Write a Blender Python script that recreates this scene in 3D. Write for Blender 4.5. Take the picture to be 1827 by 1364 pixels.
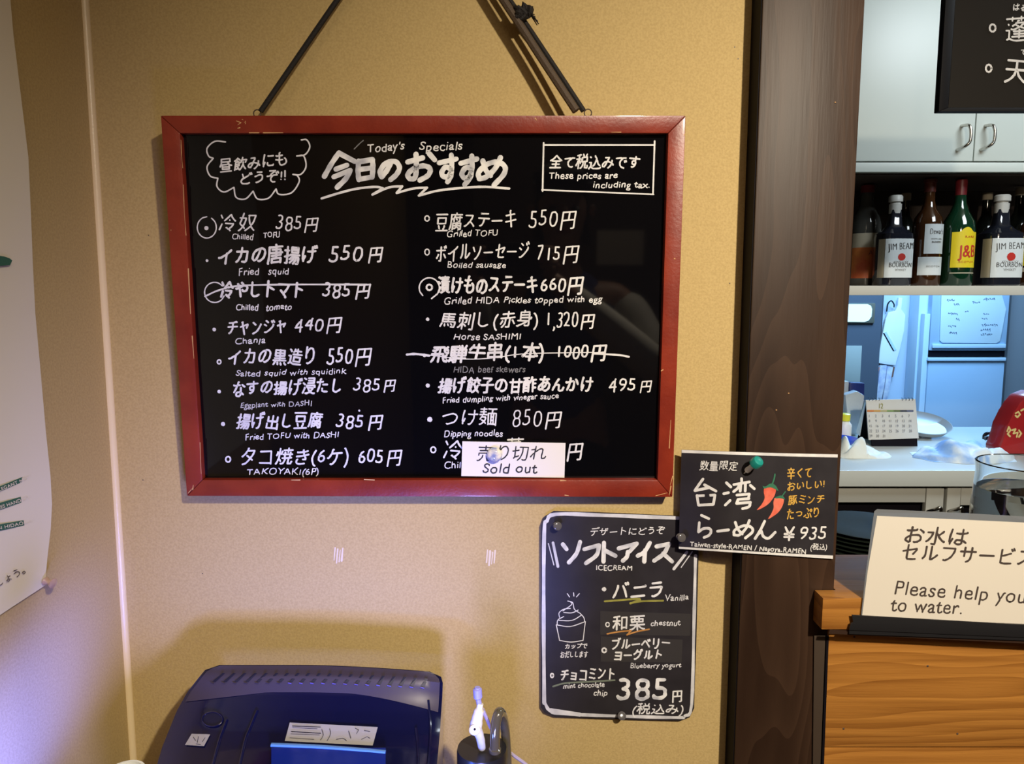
import bpy, bmesh, math, random
from mathutils import Vector, Matrix, noise
random.seed(7)
for o in list(bpy.data.objects): bpy.data.objects.remove(o)
SC = bpy.context.scene; COL = SC.collection
V3 = Vector
# ------------------------------------------------------------------ camera
FPX, W, H = 1320.0, 1827.0, 1364.0
PITCH = math.radians(6.65)
CAM = V3((0, -0.90, 1.42))
cd = bpy.data.cameras.new('camera'); cd.sensor_width = 36; cd.lens = 36 * FPX / W
cd.clip_start = 0.02; cd.clip_end = 60
cam = bpy.data.objects.new('camera', cd); COL.objects.link(cam)
cam.location = CAM; cam.rotation_euler = (math.pi / 2 - PITCH, 0, 0)
SC.camera = cam
FW = V3((0, math.cos(PITCH), -math.sin(PITCH))); UP = V3((0, math.sin(PITCH), math.cos(PITCH)))
def ray(px, py): return FW + V3((1, 0, 0)) * ((px - W / 2) / FPX) + UP * ((H / 2 - py) / FPX)
def P(px, py, y=0.0):
    d = ray(px, py); return CAM + d * ((y - CAM.y) / d.y)
def PX(px, py, x):
    d = ray(px, py); return CAM + d * ((x - CAM.x) / d.x)
def PZ(px, py, z):
    d = ray(px, py); return CAM + d * ((z - CAM.z) / d.z)
def PL(px, py, O, N):
    d = ray(px, py); return CAM + d * ((O - CAM).dot(N) / d.dot(N))
# ------------------------------------------------------------------ world, exposure, lamps
w = bpy.data.worlds.new('world'); SC.world = w; w.use_nodes = True
w.node_tree.nodes['Background'].inputs[0].default_value = (0.5, 0.42, 0.36, 1)
w.node_tree.nodes['Background'].inputs[1].default_value = 0.05
SC.view_settings.view_transform = 'Standard'; SC.view_settings.look = 'None'
SC.view_settings.gamma = 1; SC.view_settings.use_curve_mapping = False
SC.view_settings.exposure = 0.0
def lamp(name, kind, loc, target, power, col, size=0.2, spot=60, blend=0.6, sy=None):
    l = bpy.data.lights.new(name, kind); l.energy = power; l.color = col
    if kind == 'AREA':
        l.size = size
        if sy: l.shape = 'RECTANGLE'; l.size_y = sy
    else: l.shadow_soft_size = size
    if kind == 'SPOT': l.spot_size = math.radians(spot); l.spot_blend = blend
    o = bpy.data.objects.new(name, l); COL.objects.link(o); o.location = loc
    o.rotation_euler = (V3(target) - V3(loc)).to_track_quat('-Z', 'Y').to_euler()
    return o
WARM = (1.0, 0.87, 0.68)
lamp('ceiling_spot_lamp', 'SPOT', (0.62, -1.4, 2.12), (0.55, 0, 0.82), 165, WARM, 0.03, 96, 1.0)
lamp('room_fill_light', 'AREA', (0.3, -1.9, 2.42), (0.3, -1.6, 0), 12, (1.0, 0.80, 0.58), 1.0)  # added fill light, unseen, softening the room's shadows
lamp('violet_led_lamp', 'SPOT', (-0.05, -0.56, 0.85), (-0.30, 0, 1.04), 18, (0.32, 0.33, 1.0), 0.05, 82, 1.0)
lamp('blue_streak_spot', 'SPOT', (-0.28, -0.52, 0.84), (-0.494, -0.235, 0.975), 60.0, (0.09, 0.13, 1.0), 0.03, 30, 1.0)  # unseen spot added to throw the blue streak on the left wall
lamp('lid_glow_spot', 'SPOT', (-0.20, -0.36, 0.86), (-0.19, -0.16, 0.93), 6.0, (0.08, 0.18, 1.0), 0.02, 100, 0.8)  # unseen spot added before the lid to imitate its inner glow
lamp('kitchen_ceiling_lamp', 'AREA', (2.1, 2.4, 2.4), (2.1, 2.5, 0), 85, (0.32, 0.62, 1.0), 0.9)
lamp('counter_ceiling_lamp', 'AREA', (1.5, 0.25, 2.38), (1.3, 1.1, 1.4), 16, (0.86, 0.95, 1.0), 0.5)
# ------------------------------------------------------------------ materials
MATS = {}
def mat(name, col, rough=0.5, metal=0.0, spec=0.5, col2=None, nscale=20.0, stretch=(1, 1, 1), bump=0.0, bscale=200.0,
        coat=0.0, trans=0.0, ior=1.45, alpha=1.0, emit=None, estr=0.0, wave=None, detail=6, ramp=(0.3, 0.7), bstretch=None, rings=None):
    if name in MATS: return MATS[name]
    m = bpy.data.materials.new(name); m.use_nodes = True; MATS[name] = m
    nt = m.node_tree; b = nt.nodes['Principled BSDF']; L = nt.links.new
    b.inputs['Roughness'].default_value = rough; b.inputs['Metallic'].default_value = metal
    b.inputs['Specular IOR Level'].default_value = spec; b.inputs['Coat Weight'].default_value = coat
    b.inputs['Coat Roughness'].default_value = 0.08
    b.inputs['Transmission Weight'].default_value = trans; b.inputs['IOR'].default_value = ior
    b.inputs['Alpha'].default_value = alpha
    if emit: b.inputs['Emission Color'].default_value = (*emit, 1); b.inputs['Emission Strength'].default_value = estr
    b.inputs['Base Color'].default_value = (*col, 1)
    tc = nt.nodes.new('ShaderNodeTexCoord')
    def mapping(s):
        mp = nt.nodes.new('ShaderNodeMapping'); mp.inputs['Scale'].default_value = s; L(tc.outputs['Object'], mp.inputs[0]); return mp
    if col2:
        n = nt.nodes.new('ShaderNodeTexNoise'); n.inputs['Scale'].default_value = nscale; n.inputs['Detail'].default_value = detail
        L(mapping(stretch).outputs[0], n.inputs['Vector'])
        src = n.outputs['Fac']
        if wave:
            wv = nt.nodes.new('ShaderNodeTexWave'); wv.bands_direction = wave[0]; wv.inputs['Scale'].default_value = wave[1]
            wv.inputs['Distortion'].default_value = wave[2]; wv.inputs['Detail'].default_value = 4
            wv.inputs['Detail Scale'].default_value = wave[3]
            L(mapping(stretch).outputs[0], wv.inputs['Vector'])
            mx = nt.nodes.new('ShaderNodeMath'); mx.operation = 'MULTIPLY_ADD'; mx.inputs[1].default_value = wave[4]
            ad = nt.nodes.new('ShaderNodeMath'); ad.operation = 'MULTIPLY'; ad.inputs[1].default_value = 1 - wave[4]
            L(n.outputs['Fac'], ad.inputs[0]); L(wv.outputs['Fac'], mx.inputs[0]); L(ad.outputs[0], mx.inputs[2]); src = mx.outputs[0]
        if rings:   # growth rings: contour lines of a stretched noise field
            n3 = nt.nodes.new('ShaderNodeTexNoise'); n3.inputs['Scale'].default_value = rings[0]; n3.inputs['Detail'].default_value = 2
            n3.inputs['Roughness'].default_value = 0.4
            L(mapping(rings[2]).outputs[0], n3.inputs['Vector'])
            m1 = nt.nodes.new('ShaderNodeMath'); m1.operation = 'MULTIPLY'; m1.inputs[1].default_value = rings[1]; L(n3.outputs['Fac'], m1.inputs[0])
            m2 = nt.nodes.new('ShaderNodeMath'); m2.operation = 'FRACT'; L(m1.outputs[0], m2.inputs[0])
            m3 = nt.nodes.new('ShaderNodeMath'); m3.operation = 'POWER'; m3.inputs[1].default_value = 1.6; L(m2.outputs[0], m3.inputs[0])
            m4 = nt.nodes.new('ShaderNodeMix'); m4.inputs[0].default_value = rings[3]; L(src, m4.inputs[2]); L(m3.outputs[0], m4.inputs[3]); src = m4.outputs[0]
        r = nt.nodes.new('ShaderNodeValToRGB')
        r.color_ramp.elements[0].position = ramp[0]; r.color_ramp.elements[0].color = (*col, 1)
        r.color_ramp.elements[1].position = ramp[1]; r.color_ramp.elements[1].color = (*col2, 1)
        L(src, r.inputs[0]); L(r.outputs[0], b.inputs['Base Color'])
    if bump:
        n2 = nt.nodes.new('ShaderNodeTexNoise'); n2.inputs['Scale'].default_value = bscale; n2.inputs['Detail'].default_value = 5
        L(mapping(bstretch or stretch).outputs[0], n2.inputs['Vector'])
        bp = nt.nodes.new('ShaderNodeBump'); bp.inputs['Strength'].default_value = bump; bp.inputs['Distance'].default_value = 0.002
        L(n2.outputs['Fac'], bp.inputs['Height']); L(bp.outputs[0], b.inputs['Normal'])
    return m
M_WALL = mat('wallpaper', (0.455, 0.332, 0.144), 0.75, col2=(0.520, 0.384, 0.172), nscale=380, bump=0.18, bscale=520, spec=0.25, detail=12, ramp=(0.36, 0.62))
M_DARKWALL = mat('dark_room_wall', (0.06, 0.04, 0.03), 0.7, col2=(0.10, 0.07, 0.05), nscale=4)
M_CEIL = mat('ceiling_paint', (0.42, 0.36, 0.28), 0.9)
M_FLOOR = mat('floor_boards', (0.10, 0.055, 0.03), 0.45, col2=(0.16, 0.09, 0.05), nscale=8, stretch=(1, 6, 1))
M_POST = mat('dark_stained_wood', (0.020, 0.0095, 0.0055), 0.45, spec=0.3, col2=(0.056, 0.030, 0.018), nscale=3.2, stretch=(6, 6, 1.0), bump=0.1, bscale=40, bstretch=(6, 6, 0.35), detail=12, ramp=(0.25, 0.80), rings=(1.4, 22, (6, 6, 0.9), 0.22))
M_GAP = mat('black_gap', (0.004, 0.003, 0.006), 0.7, spec=0.15)
M_FRAME = mat('red_lacquered_wood', (0.16, 0.014, 0.007), 0.38, col2=(0.26, 0.030, 0.012), nscale=7, stretch=(3, 3, 3), bump=0.12, bscale=90, coat=0.25)
M_PANEL = mat('glossy_black_board', (0.0025, 0.0025, 0.0035), 0.035, spec=0.5, bump=0.015, bscale=3)
M_CHALK = mat('white_marker', (0.60, 0.60, 0.63), 0.6, col2=(0.80, 0.80, 0.80), nscale=60)
M_CHALKF = mat('faded_marker', (0.13, 0.13, 0.135), 0.7, col2=(0.24, 0.24, 0.25), nscale=80)
M_CHALKM = mat('thin_marker', (0.36, 0.36, 0.37), 0.7, col2=(0.62, 0.62, 0.62), nscale=80)
M_BOLD = mat('bold_marker', (0.40, 0.41, 0.46), 0.6, col2=(0.80, 0.80, 0.80), nscale=55, ramp=(0.35, 0.6))
M_CARD = mat('white_card', (0.80, 0.77, 0.74), 0.5)
M_INK = mat('black_ink', (0.02, 0.018, 0.02), 0.5)
M_INKB = mat('brown_black_ink', (0.06, 0.045, 0.04), 0.5)
M_CHIPGLINT = mat('chipped_wood_and_glint', (0.62, 0.36, 0.16), 0.7)
M_CORD = mat('black_cord', (0.010, 0.008, 0.008), 0.7, bump=0.5, bscale=900)
M_CORDB = mat('brown_cord', (0.075, 0.050, 0.032), 0.6, bump=0.5, bscale=900)
M_SLATE = mat('matte_black_card', (0.018, 0.016, 0.020), 0.42, col2=(0.028, 0.025, 0.030), nscale=30)
M_SILVER = mat('silver_marker', (0.42, 0.43, 0.48), 0.45, col2=(0.75, 0.75, 0.78), nscale=40)
M_YEL = mat('yellow_chalk', (0.50, 0.27, 0.03), 0.7, col2=(0.66, 0.40, 0.08), nscale=60)
M_OLIVE = mat('olive_chalk', (0.20, 0.19, 0.03), 0.7, col2=(0.36, 0.34, 0.08), nscale=60)
M_ORCH = mat('orange_chalk', (0.40, 0.18, 0.04), 0.7, col2=(0.6, 0.3, 0.1), nscale=60)
M_MINT = mat('grey_green_chalk', (0.16, 0.19, 0.15), 0.7)
M_CHILI = mat('red_chalk', (0.66, 0.09, 0.05), 0.6, col2=(0.80, 0.22, 0.14), nscale=90)
M_LEAF = mat('green_chalk', (0.03, 0.16, 0.09), 0.6)
M_WOOD = mat('orange_varnished_wood', (0.46, 0.205, 0.042), 0.33, col2=(0.20, 0.072, 0.012), nscale=4, stretch=(0.8, 5, 26), bump=0.25, bscale=30, bstretch=(0.6, 12, 12), coat=0.25, ramp=(0.22, 0.78), detail=10, rings=(1.5, 17, (1.0, 2, 6.0), 0.28))
M_WOODE = mat('orange_wood_edge', (0.34, 0.12, 0.016), 0.4, col2=(0.50, 0.215, 0.035), nscale=14, stretch=(1, 3, 3))
M_BLACKP = mat('black_plastic', (0.013, 0.013, 0.015), 0.35)
M_CREAM = mat('cream_paper', (0.66, 0.62, 0.55), 0.45, col2=(0.69, 0.65, 0.58), nscale=3)
M_POSTER = mat('poster_paper', (0.76, 0.70, 0.58), 0.5)
M_GREEN = mat('poster_green', (0.03, 0.13, 0.09), 0.5)
M_CAB = mat('pale_cabinet_laminate', (0.62, 0.68, 0.64), 0.35)
M_CABE = mat('cream_shelf_edge', (0.62, 0.62, 0.56), 0.4)
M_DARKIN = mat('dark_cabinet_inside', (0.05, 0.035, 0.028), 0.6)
M_CHROME = mat('brushed_chrome', (0.60, 0.58, 0.54), 0.22, metal=1)
M_FRIDGE = mat('blue_grey_enamel', (0.36, 0.50, 0.66), 0.4, col2=(0.40, 0.54, 0.70), nscale=3)
M_FRIDGEL = mat('pale_blue_enamel', (0.55, 0.70, 0.85), 0.35)
M_WHITE = mat('white_plastic', (0.80, 0.82, 0.80), 0.4)
M_SOLID = mat('dark_bottle_glass', (0.008, 0.010, 0.008), 0.08, coat=0.3)
def glass(name, col, rough=0.0, ior=1.45):
    return mat(name, col, rough, trans=1.0, ior=ior)
M_CLEAR = glass('clear_glass', (0.92, 0.95, 0.96))
M_WATER = glass('water', (0.93, 0.96, 0.98), ior=1.33)
M_FILM = mat('clear_laminate', (0.22, 0.24, 0.27), 0.12, alpha=0.62)
# ------------------------------------------------------------------ mesh helpers
def wloc(p):
    v = V3((0, 0, 0))
    while p: v = v + p.location; p = p.parent
    return v
def mk(name, Vs, Fs, m, parent=None, smooth=False, origin=None):
    me = bpy.data.meshes.new(name)
    o = bpy.data.objects.new(name, me); COL.objects.link(o)
    if parent: o.parent = parent
    base = wloc(parent)
    if not parent:
        if origin is None:
            n = len(Vs); c = sum((V3(v) for v in Vs), V3()) / n
            origin = V3((c.x, c.y, min(v[2] for v in Vs)))
        o.location = origin; base = V3(origin)
    me.from_pydata([tuple(V3(v) - base) for v in Vs], [], Fs); me.materials.append(m)
    bm = bmesh.new(); bm.from_mesh(me); bmesh.ops.recalc_face_normals(bm, faces=bm.faces) if not name.endswith('_flat') else None
    bm.to_mesh(me); bm.free()
    if smooth:
        me.polygons.foreach_set('use_smooth', [True] * len(me.polygons))
        me.set_sharp_from_angle(angle=math.radians(40))
    me.update(); return o
def box(name, a, b, m, parent=None, bev=0.0, seg=2, origin=None):
    x0, x1 = sorted((a[0], b[0])); y0, y1 = sorted((a[1], b[1])); z0, z1 = sorted((a[2], b[2]))
    bm = bmesh.new(); bmesh.ops.create_cube(bm, size=1)
    bmesh.ops.scale(bm, vec=(x1 - x0, y1 - y0, z1 - z0), verts=bm.verts)
    bmesh.ops.translate(bm, vec=((x0 + x1) / 2, (y0 + y1) / 2, (z0 + z1) / 2), verts=bm.verts)
    if bev: bmesh.ops.bevel(bm, geom=bm.edges[:], offset=bev, segments=seg, affect='EDGES', profile=0.6)
    bm.verts.index_update()
    Vs = [v.co.copy() for v in bm.verts]; Fs = [[v.index for v in f.verts] for f in bm.faces]; bm.free()
    return mk(name, Vs, Fs, m, parent, smooth=bool(bev), origin=origin)
def prism(name, pts, ext, m, parent=None, smooth=False, origin=None, bev=0.0):
    """pts: 3-D outline, extruded by vector ext"""
    n = len(pts); ext = V3(ext)
    Vs = [V3(p) for p in pts] + [V3(p) + ext for p in pts]
    Fs = [list(range(n)), [n + i for i in range(n)][::-1]] + [[i, (i + 1) % n, n + (i + 1) % n, n + i] for i in range(n)]
    if bev:
        bm = bmesh.new(); vs = [bm.verts.new(v) for v in Vs]
        for f in Fs: bm.faces.new([vs[i] for i in f])
        bmesh.ops.recalc_face_normals(bm, faces=bm.faces)
        bmesh.ops.bevel(bm, geom=bm.edges[:], offset=bev, segments=2, affect='EDGES', profile=0.6)
        bm.verts.index_update(); Vs = [v.co.copy() for v in bm.verts]; Fs = [[v.index for v in f.verts] for f in bm.faces]; bm.free()
        smooth = True
    return mk(name, Vs, Fs, m, parent, smooth, origin)
def lathe(name, prof, c, m, parent=None, seg=28, sq=0.0, rot=0.0, cap=True, sxy=(1, 1)):
    """sq>0 squares the section"""
    Vs = []; Fs = []; c = V3(c)
    for r, z in prof:
        for k in range(seg):
            a = 2 * math.pi * k / seg
            ca, sa = math.cos(a), math.sin(a)
            q = (abs(ca) ** (2 + sq * 6) + abs(sa) ** (2 + sq * 6)) ** (-1 / (2 + sq * 6)) if sq else 1
            x, y = r * q * ca * sxy[0], r * q * sa * sxy[1]
            Vs.append(c + V3((x * math.cos(rot) - y * math.sin(rot), x * math.sin(rot) + y * math.cos(rot), z)))
    for i in range(len(prof) - 1):
        for k in range(seg):
            a, b2 = i * seg + k, i * seg + (k + 1) % seg
            Fs.append([a, b2, b2 + seg, a + seg])
    if cap:
        Fs.append(list(range(seg))[::-1]); Fs.append([(len(prof) - 1) * seg + k for k in range(seg)])
    return mk(name, Vs, Fs, m, parent, True)
def smoothpath(pts, n=6):
    out = []; P_ = [V3(p) for p in pts]
    if len(P_) < 3: return P_
    for i in range(len(P_) - 1):
        p0 = P_[i - 1] if i else P_[0] * 2 - P_[1]; p1, p2 = P_[i], P_[i + 1]
        p3 = P_[i + 2] if i + 2 < len(P_) else P_[-1] * 2 - P_[-2]
        for k in range(n):
            t = k / n
            out.append(0.5 * ((2 * p1) + (p2 - p0) * t + (2 * p0 - 5 * p1 + 4 * p2 - p3) * t * t + (3 * p1 - p0 - 3 * p2 + p3) * t ** 3))
    out.append(P_[-1]); return out
def tube(name, pts, r, m, parent=None, seg=10, sm=6, flat=1.0, closed=False, nrm=None):
    p = smoothpath(pts, sm) if sm else [V3(q) for q in pts]
    Vs = []; Fs = []; u = None; n = len(p)
    for i, q in enumerate(p):
        t = (p[min(i + 1, n - 1)] - p[max(i - 1, 0)]).normalized()
        if u is None: u = (V3(nrm) if nrm else (V3((0, 0, 1)) if abs(t.z) < 0.9 else V3((1, 0, 0))))
        u = (u - t * u.dot(t)).normalized(); v = t.cross(u)
        rr = r[min(int(i * len(r) / n), len(r) - 1)] if isinstance(r, (list, tuple)) else r
        for k in range(seg):
            a = 2 * math.pi * k / seg
            Vs.append(q + u * math.cos(a) * rr * flat + v * math.sin(a) * rr)
    for i in range(n - 1):
        for k in range(seg):
            a, b2 = i * seg + k, i * seg + (k + 1) % seg
            Fs.append([a, b2, b2 + seg, a + seg])
    Fs.append(list(range(seg))[::-1]); Fs.append([(n - 1) * seg + k for k in range(seg)])
    return mk(name, Vs, Fs, m, parent, True)
def tag(o, label, cat, group=None, kind=None):
    if label: o['label'] = label
    if cat: o['category'] = cat
    if group: o['group'] = group
    if kind: o['kind'] = kind
    return o
def thing(name, label, cat, loc, group=None):
    o = bpy.data.objects.new(name, None); COL.objects.link(o); o.location = loc; o.empty_display_size = 0.05
    return tag(o, label, cat, group)
def struct(o): o['kind'] = 'structure'; return o
# ------------------------------------------------------------------ pen strokes
GL = {'!': (0.271, [[10,4,10,4],[10,18,10,47]]),
'&': (0.625, [[45,0,40,2,32,11],[32,11,32,13],[32,11,21,4,13,3,8,5,6,9,7,16,11,21,16,23,18,26],[32,13,23,21,20,26],[32,13,35,16,39,22],[18,26,13,34,12,40,14,44,18,46,25,46,28,45,29,43,30,40,29,34,24,28,22,28,20,26,18,26]]),
"'": (0.188, [[7,38,7,50]]),
'(': (0.323, [[22,-17,16,-11,12,-2,8,17,12,37,20,51]]),
')': (0.323, [[4,-16,8,-10,14,2,14,7,15,10,15,25,10,42,4,51,2,51]]),
',': (0.219, [[6,-7,8,-5,10,0,10,3,8,4]]),
'-': (0.323, [[7,16,17,16]]),
'.': (0.219, [[8,4,8,4]]),
'/': (0.281, [[4,2,17,50]]),
'0': (0.5, [[17,3,24,4,28,9,32,22,30,38,28,42,23,47,14,47,12,46,9,42,6,30,6,21,9,9,14,4,17,3]]),
'1': (0.5, [[19,4,19,47]]),
'2': (0.5, [[12,3,14,10,20,16,20,18,21,19,21,20,22,21,26,28,27,39,23,46,16,48,10,47,5,44,4,40],[6,1,10,3,31,3]]),
'3': (0.5, [[6,8,8,4,12,3,20,3,26,7,27,9,28,17,26,22,22,24,22,26],[17,26,22,26],[22,26,22,29,26,32,27,37,27,40,25,45,18,48,10,47]]),
'4': (0.5, [[8,20,10,27,18,38,20,40,26,41],[6,20,32,20],[28,49,26,43,26,3]]),
'5': (0.5, [[4,8,5,5,11,3,20,3,27,8,28,12,28,19,27,23,22,27,11,28,11,48,26,48]]),
'6': (0.5, [[10,26,10,30,12,35,16,41,23,46],[12,26,12,27],[12,27,13,28,14,27,12,27],[10,26,8,22,8,12,10,8,16,3,22,3,28,6,30,9,31,13,31,17,28,22,22,26,14,25,12,26,10,26]]),
'7': (0.5, [[12,4,28,39,28,47,8,47]]),
'8': (0.5, [[13,26,12,28,8,34,8,40,11,46,18,48,25,47,29,43,30,40,29,32,26,29,25,26],[13,26,25,26],[13,26,7,18,7,10,10,5,15,3,22,3,30,8,31,11,30,20,25,26]]),
'9': (0.5, [[14,4,17,6,26,16,28,27],[28,27,14,26,10,28,7,32,7,40,9,44,13,47,17,48,25,46,28,43,30,38,30,28,28,27]]),
'A': (0.667, [[45,2,39,17,36,19],[5,3,11,18,14,19],[14,19,14,23,20,40,22,42,25,44],[14,19,14,18,36,19],[36,19,35,26,34,27,29,39,25,44]]),
'B': (0.563, [[9,26,26,26],[26,26,27,24,29,24,34,21,37,15,35,8,28,4,10,3,9,47,10,48,25,47,31,44,32,40,32,34,26,26]]),
'C': (0.708, [[49,9,47,6,45,6,39,3,28,3,21,4,13,10,8,19,8,24,8,32,10,36,11,37,14,42,21,46,36,48,46,46]]),
'D': (0.75, [[10,3,26,3,34,4,44,10,48,20,49,28,46,36,42,42,37,46,34,46,23,48,9,47,10,3]]),
'E': (0.5, [[9,26,31,26],[32,3,9,4,9,47,31,48]]),
'F': (0.469, [[9,27,29,27],[9,4,9,47,29,48]]),
'G': (0.74, [[37,22,46,21,46,5,39,3,26,3,21,4,13,10,8,20,8,32,10,37,14,42,21,46,28,48,36,48,44,46,47,44,48,41]]),
'H': (0.729, [[9,26,45,26],[9,4,9,47],[45,4,45,47]]),
'I': (0.25, [[9,4,9,47]]),
'J': (0.25, [[-2,-12,-1,-14,5,-12,8,-10,9,-4,9,47]]),
'K': (0.656, [[47,0,40,3,20,24,19,27],[9,27,19,27],[19,27,20,30,32,44,37,49,43,51],[9,4,9,47]]),
'L': (0.49, [[32,3,9,4,9,47]]),
'M': (0.781, [[10,44,15,42,26,28,31,28,34,30,43,42,49,44],[50,3,49,46],[9,4,10,44,9,46]]),
'N': (0.781, [[50,4,48,8],[48,8,43,10,40,12,15,42,10,44],[48,8,50,9,50,47],[9,3,10,44,9,46]]),
'O': (0.823, [[26,3,39,4,49,10,49,11,52,14,54,22,53,32,49,41,41,46,34,48,21,46,14,42,8,32,8,22,10,14,15,8,22,4,26,3]]),
'P': (0.51, [[9,3,9,26],[9,26,9,48,26,47,29,46,32,43,33,34,31,28,25,26,9,26]]),
'Q': (0.823, [[56,-4,50,-7,45,-7,37,-4,34,-2,34,2],[34,2,34,3,43,5,50,13,54,20,54,30,50,38,47,43,41,46,28,48,21,46,16,44,15,42,14,42,8,34,8,21,11,12,18,6,34,2]]),
'R': (0.604, [[44,0,39,2,33,13,25,22,24,25],[24,25,9,26],[9,4,9,47,10,48,24,47,29,44,32,35,30,31,25,27,24,25]]),
'S': (0.458, [[4,11,7,5,16,2,22,4,26,7,28,9,28,16,26,20,10,32,8,35,7,41,8,44,14,48,23,48,28,45,29,41]]),
'T': (0.604, [[22,4,22,47],[4,48,22,47,40,48]]),
'U': (0.708, [[8,47,9,14,14,6,21,3,32,3,40,7,43,10,45,20,45,47]]),
'V': (0.604, [[22,4,22,12],[22,12,20,14,7,45,5,48,2,50],[22,12,26,14,26,16,32,28,32,30,34,32,39,46,40,49,44,51]]),
'W': (1.042, [[21,2,21,13],[56,2,56,13],[21,13,18,14,18,16,16,18,16,20,15,22,15,24,14,26,14,28,12,29,6,46,4,50,2,50],[21,13,25,14,30,29,32,31,32,32,33,34,33,37,34,38,34,40,36,44,39,45],[56,13,54,14,52,16,43,42,39,45],[56,13,60,14,73,48,77,51],[39,45,39,47]]),
'X': (0.708, [[50,0,46,3,32,21,27,25],[27,27,23,30,10,47,3,51],[4,1,7,2,22,21,27,25,27,27,44,47,50,51]]),
'Y': (0.604, [[22,4,22,31],[22,31,21,31,9,46,5,50,3,50],[22,31,27,32,39,49,44,51]]),
'a': (0.427, [[22,4,22,27,17,31,10,31,6,29,3,25],[29,3,24,2,22,4,20,4,16,2,10,2,7,4,5,7,6,10,9,14,16,17,22,18]]),
'b': (0.5, [[8,28,8,4,14,2,22,3,26,4,31,12,31,22,28,27,24,31,16,31,8,28],[8,28,8,47]]),
'c': (0.438, [[30,7,26,3,22,2,16,3,10,6,7,13,7,21,10,28,15,31,25,31,28,29,28,28]]),
'd': (0.51, [[31,30,31,3,30,2,16,3,10,6,7,14,7,21,9,26,16,31,31,30],[31,30,31,47]]),
'e': (0.479, [[32,8,30,4,26,3,20,2,14,4,11,5,8,9,7,18],[7,18,9,27,13,30,18,32,25,30,28,27,29,23,28,18,7,18]]),
'f': (0.25, [[9,3,9,41,10,45,14,47,20,48],[4,30,15,30]]),
'g': (0.427, [[11,2,10,0,7,-1,4,-4,4,-10,7,-13,10,-14,22,-14,27,-10,28,-4,26,-2,11,2],[11,2,9,5,9,8,13,13],[22,30,25,23,24,17,22,15,15,13,13,13,9,15,7,18,6,22,8,27,15,31,20,30,29,31]]),
'h': (0.5, [[29,3,29,23,26,30,20,32,16,31,14,28,8,28],[8,3,8,47]]),
'i': (0.219, [[8,3,8,29],[8,44,8,44]]),
'j': (0.219, [[6,-12,8,-1,8,29]]),
'k': (0.479, [[38,0,32,2,18,15,17,17],[8,17,17,17],[17,17,18,20,22,23,25,28,28,32,33,32],[8,3,8,47]]),
'l': (0.219, [[8,3,8,47]]),
'm': (0.771, [[8,3,8,28],[29,3,29,26],[50,3,50,19,49,27,45,31,41,32,38,31,29,26],[29,26,28,26,26,30,22,32,16,31,14,28,8,28]]),
'n': (0.5, [[8,3,8,28],[29,3,29,23,26,30,20,32,16,31,14,28,8,28]]),
'o': (0.552, [[20,2,29,4,34,12,34,22,32,27,26,31,16,31,13,29,8,24,6,19,6,15,9,8,15,3,20,2]]),
'p': (0.5, [[8,-14,8,3],[8,3,8,30,22,30,27,28,31,21,31,13,28,7,22,3,18,2,8,3]]),
'q': (0.5, [[30,-14,30,3],[30,3,30,29,16,30,11,28,8,25,6,19,6,14,10,6,17,2,30,3]]),
'r': (0.396, [[8,24,12,25,16,28,20,31,24,31,26,27],[8,3,8,29]]),
's': (0.385, [[4,8,6,4,11,2,16,2,20,4,22,7,22,11,20,14,11,19,8,22,7,26,8,28,11,31,21,30,22,29,23,26]]),
't': (0.333, [[2,28,7,30,20,30],[25,7,23,4,17,2,13,3,10,7,9,32,12,39]]),
'u': (0.5, [[29,5,26,5,19,2,14,2,10,5,8,11,8,30],[29,3,29,29]]),
'v': (0.438, [[16,2,16,10],[16,10,14,11,6,29,3,32,2,32],[16,10,20,11,27,30,32,32]]),
'w': (0.719, [[16,3,16,10],[16,10,13,12,5,30],[16,10,20,13,24,25,27,26],[38,10,41,12,49,31],[27,26,27,29],[38,2,38,3,38,10,34,13,30,25,27,26]]),
'x': (0.5, [[2,0,5,2,13,10,14,12,18,16],[36,0,32,2,23,12,18,16],[18,16,18,19],[18,19,11,25,10,27,6,32,2,32],[18,19,24,23,29,31,33,32]]),
'y': (0.438, [[7,-15,16,4,16,12],[16,12,14,14,6,30],[16,12,20,14,27,30,32,32]]),
'z': (0.417, [[9,3,10,10,20,22,22,30],[9,3,26,3],[5,30,23,30,27,32]]),
'¥': (0.552, [[18,26,16,32,14,34,5,51],[23,26,25,28,25,32,36,51],[21,3,21,26],[4,14,36,14],[36,25,24,25,23,26,18,26,17,25,4,25]]),
'。': (1.0, [[11,-2,18,-2,23,3,24,6,23,10,20,15,11,16,8,14,5,10,5,4,11,-2]]),
'あ': (1.0, [[32,7,18,3,14,4,11,7,11,14,15,22,23,29,29,31],[32,12,37,14,40,16,46,26,49,34],[50,34,50,40],[32,48,32,57,34,59],[30,34,41,35,49,35,50,34,55,34,61,30,64,25,64,16,60,7,50,1,46,-1,43,0],[32,4,32,12,30,14,29,20,30,47],[56,50,30,47,13,48]]),
'い': (1.0, [[65,15,62,31,56,44,54,47,52,47],[36,20,37,14,31,4,25,3,20,7,17,10,14,22,13,32,13,49]]),
'う': (1.0, [[26,1,29,0,36,2,47,7,56,16,56,30,52,35,45,38,34,38,16,34],[50,52,25,56]]),
'お': (1.0, [[40,2,43,1,48,2,53,3,58,6,62,12,62,20,60,22,55,27,46,28,27,26],[26,23,19,21,14,16,11,13,11,8,19,2,23,1,26,2,27,4,26,23],[68,38,68,40,56,48],[12,44,15,43,27,44],[27,44,27,44],[27,44,27,56],[27,44,40,45,43,46,45,49],[26,23,27,44]]),
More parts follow.
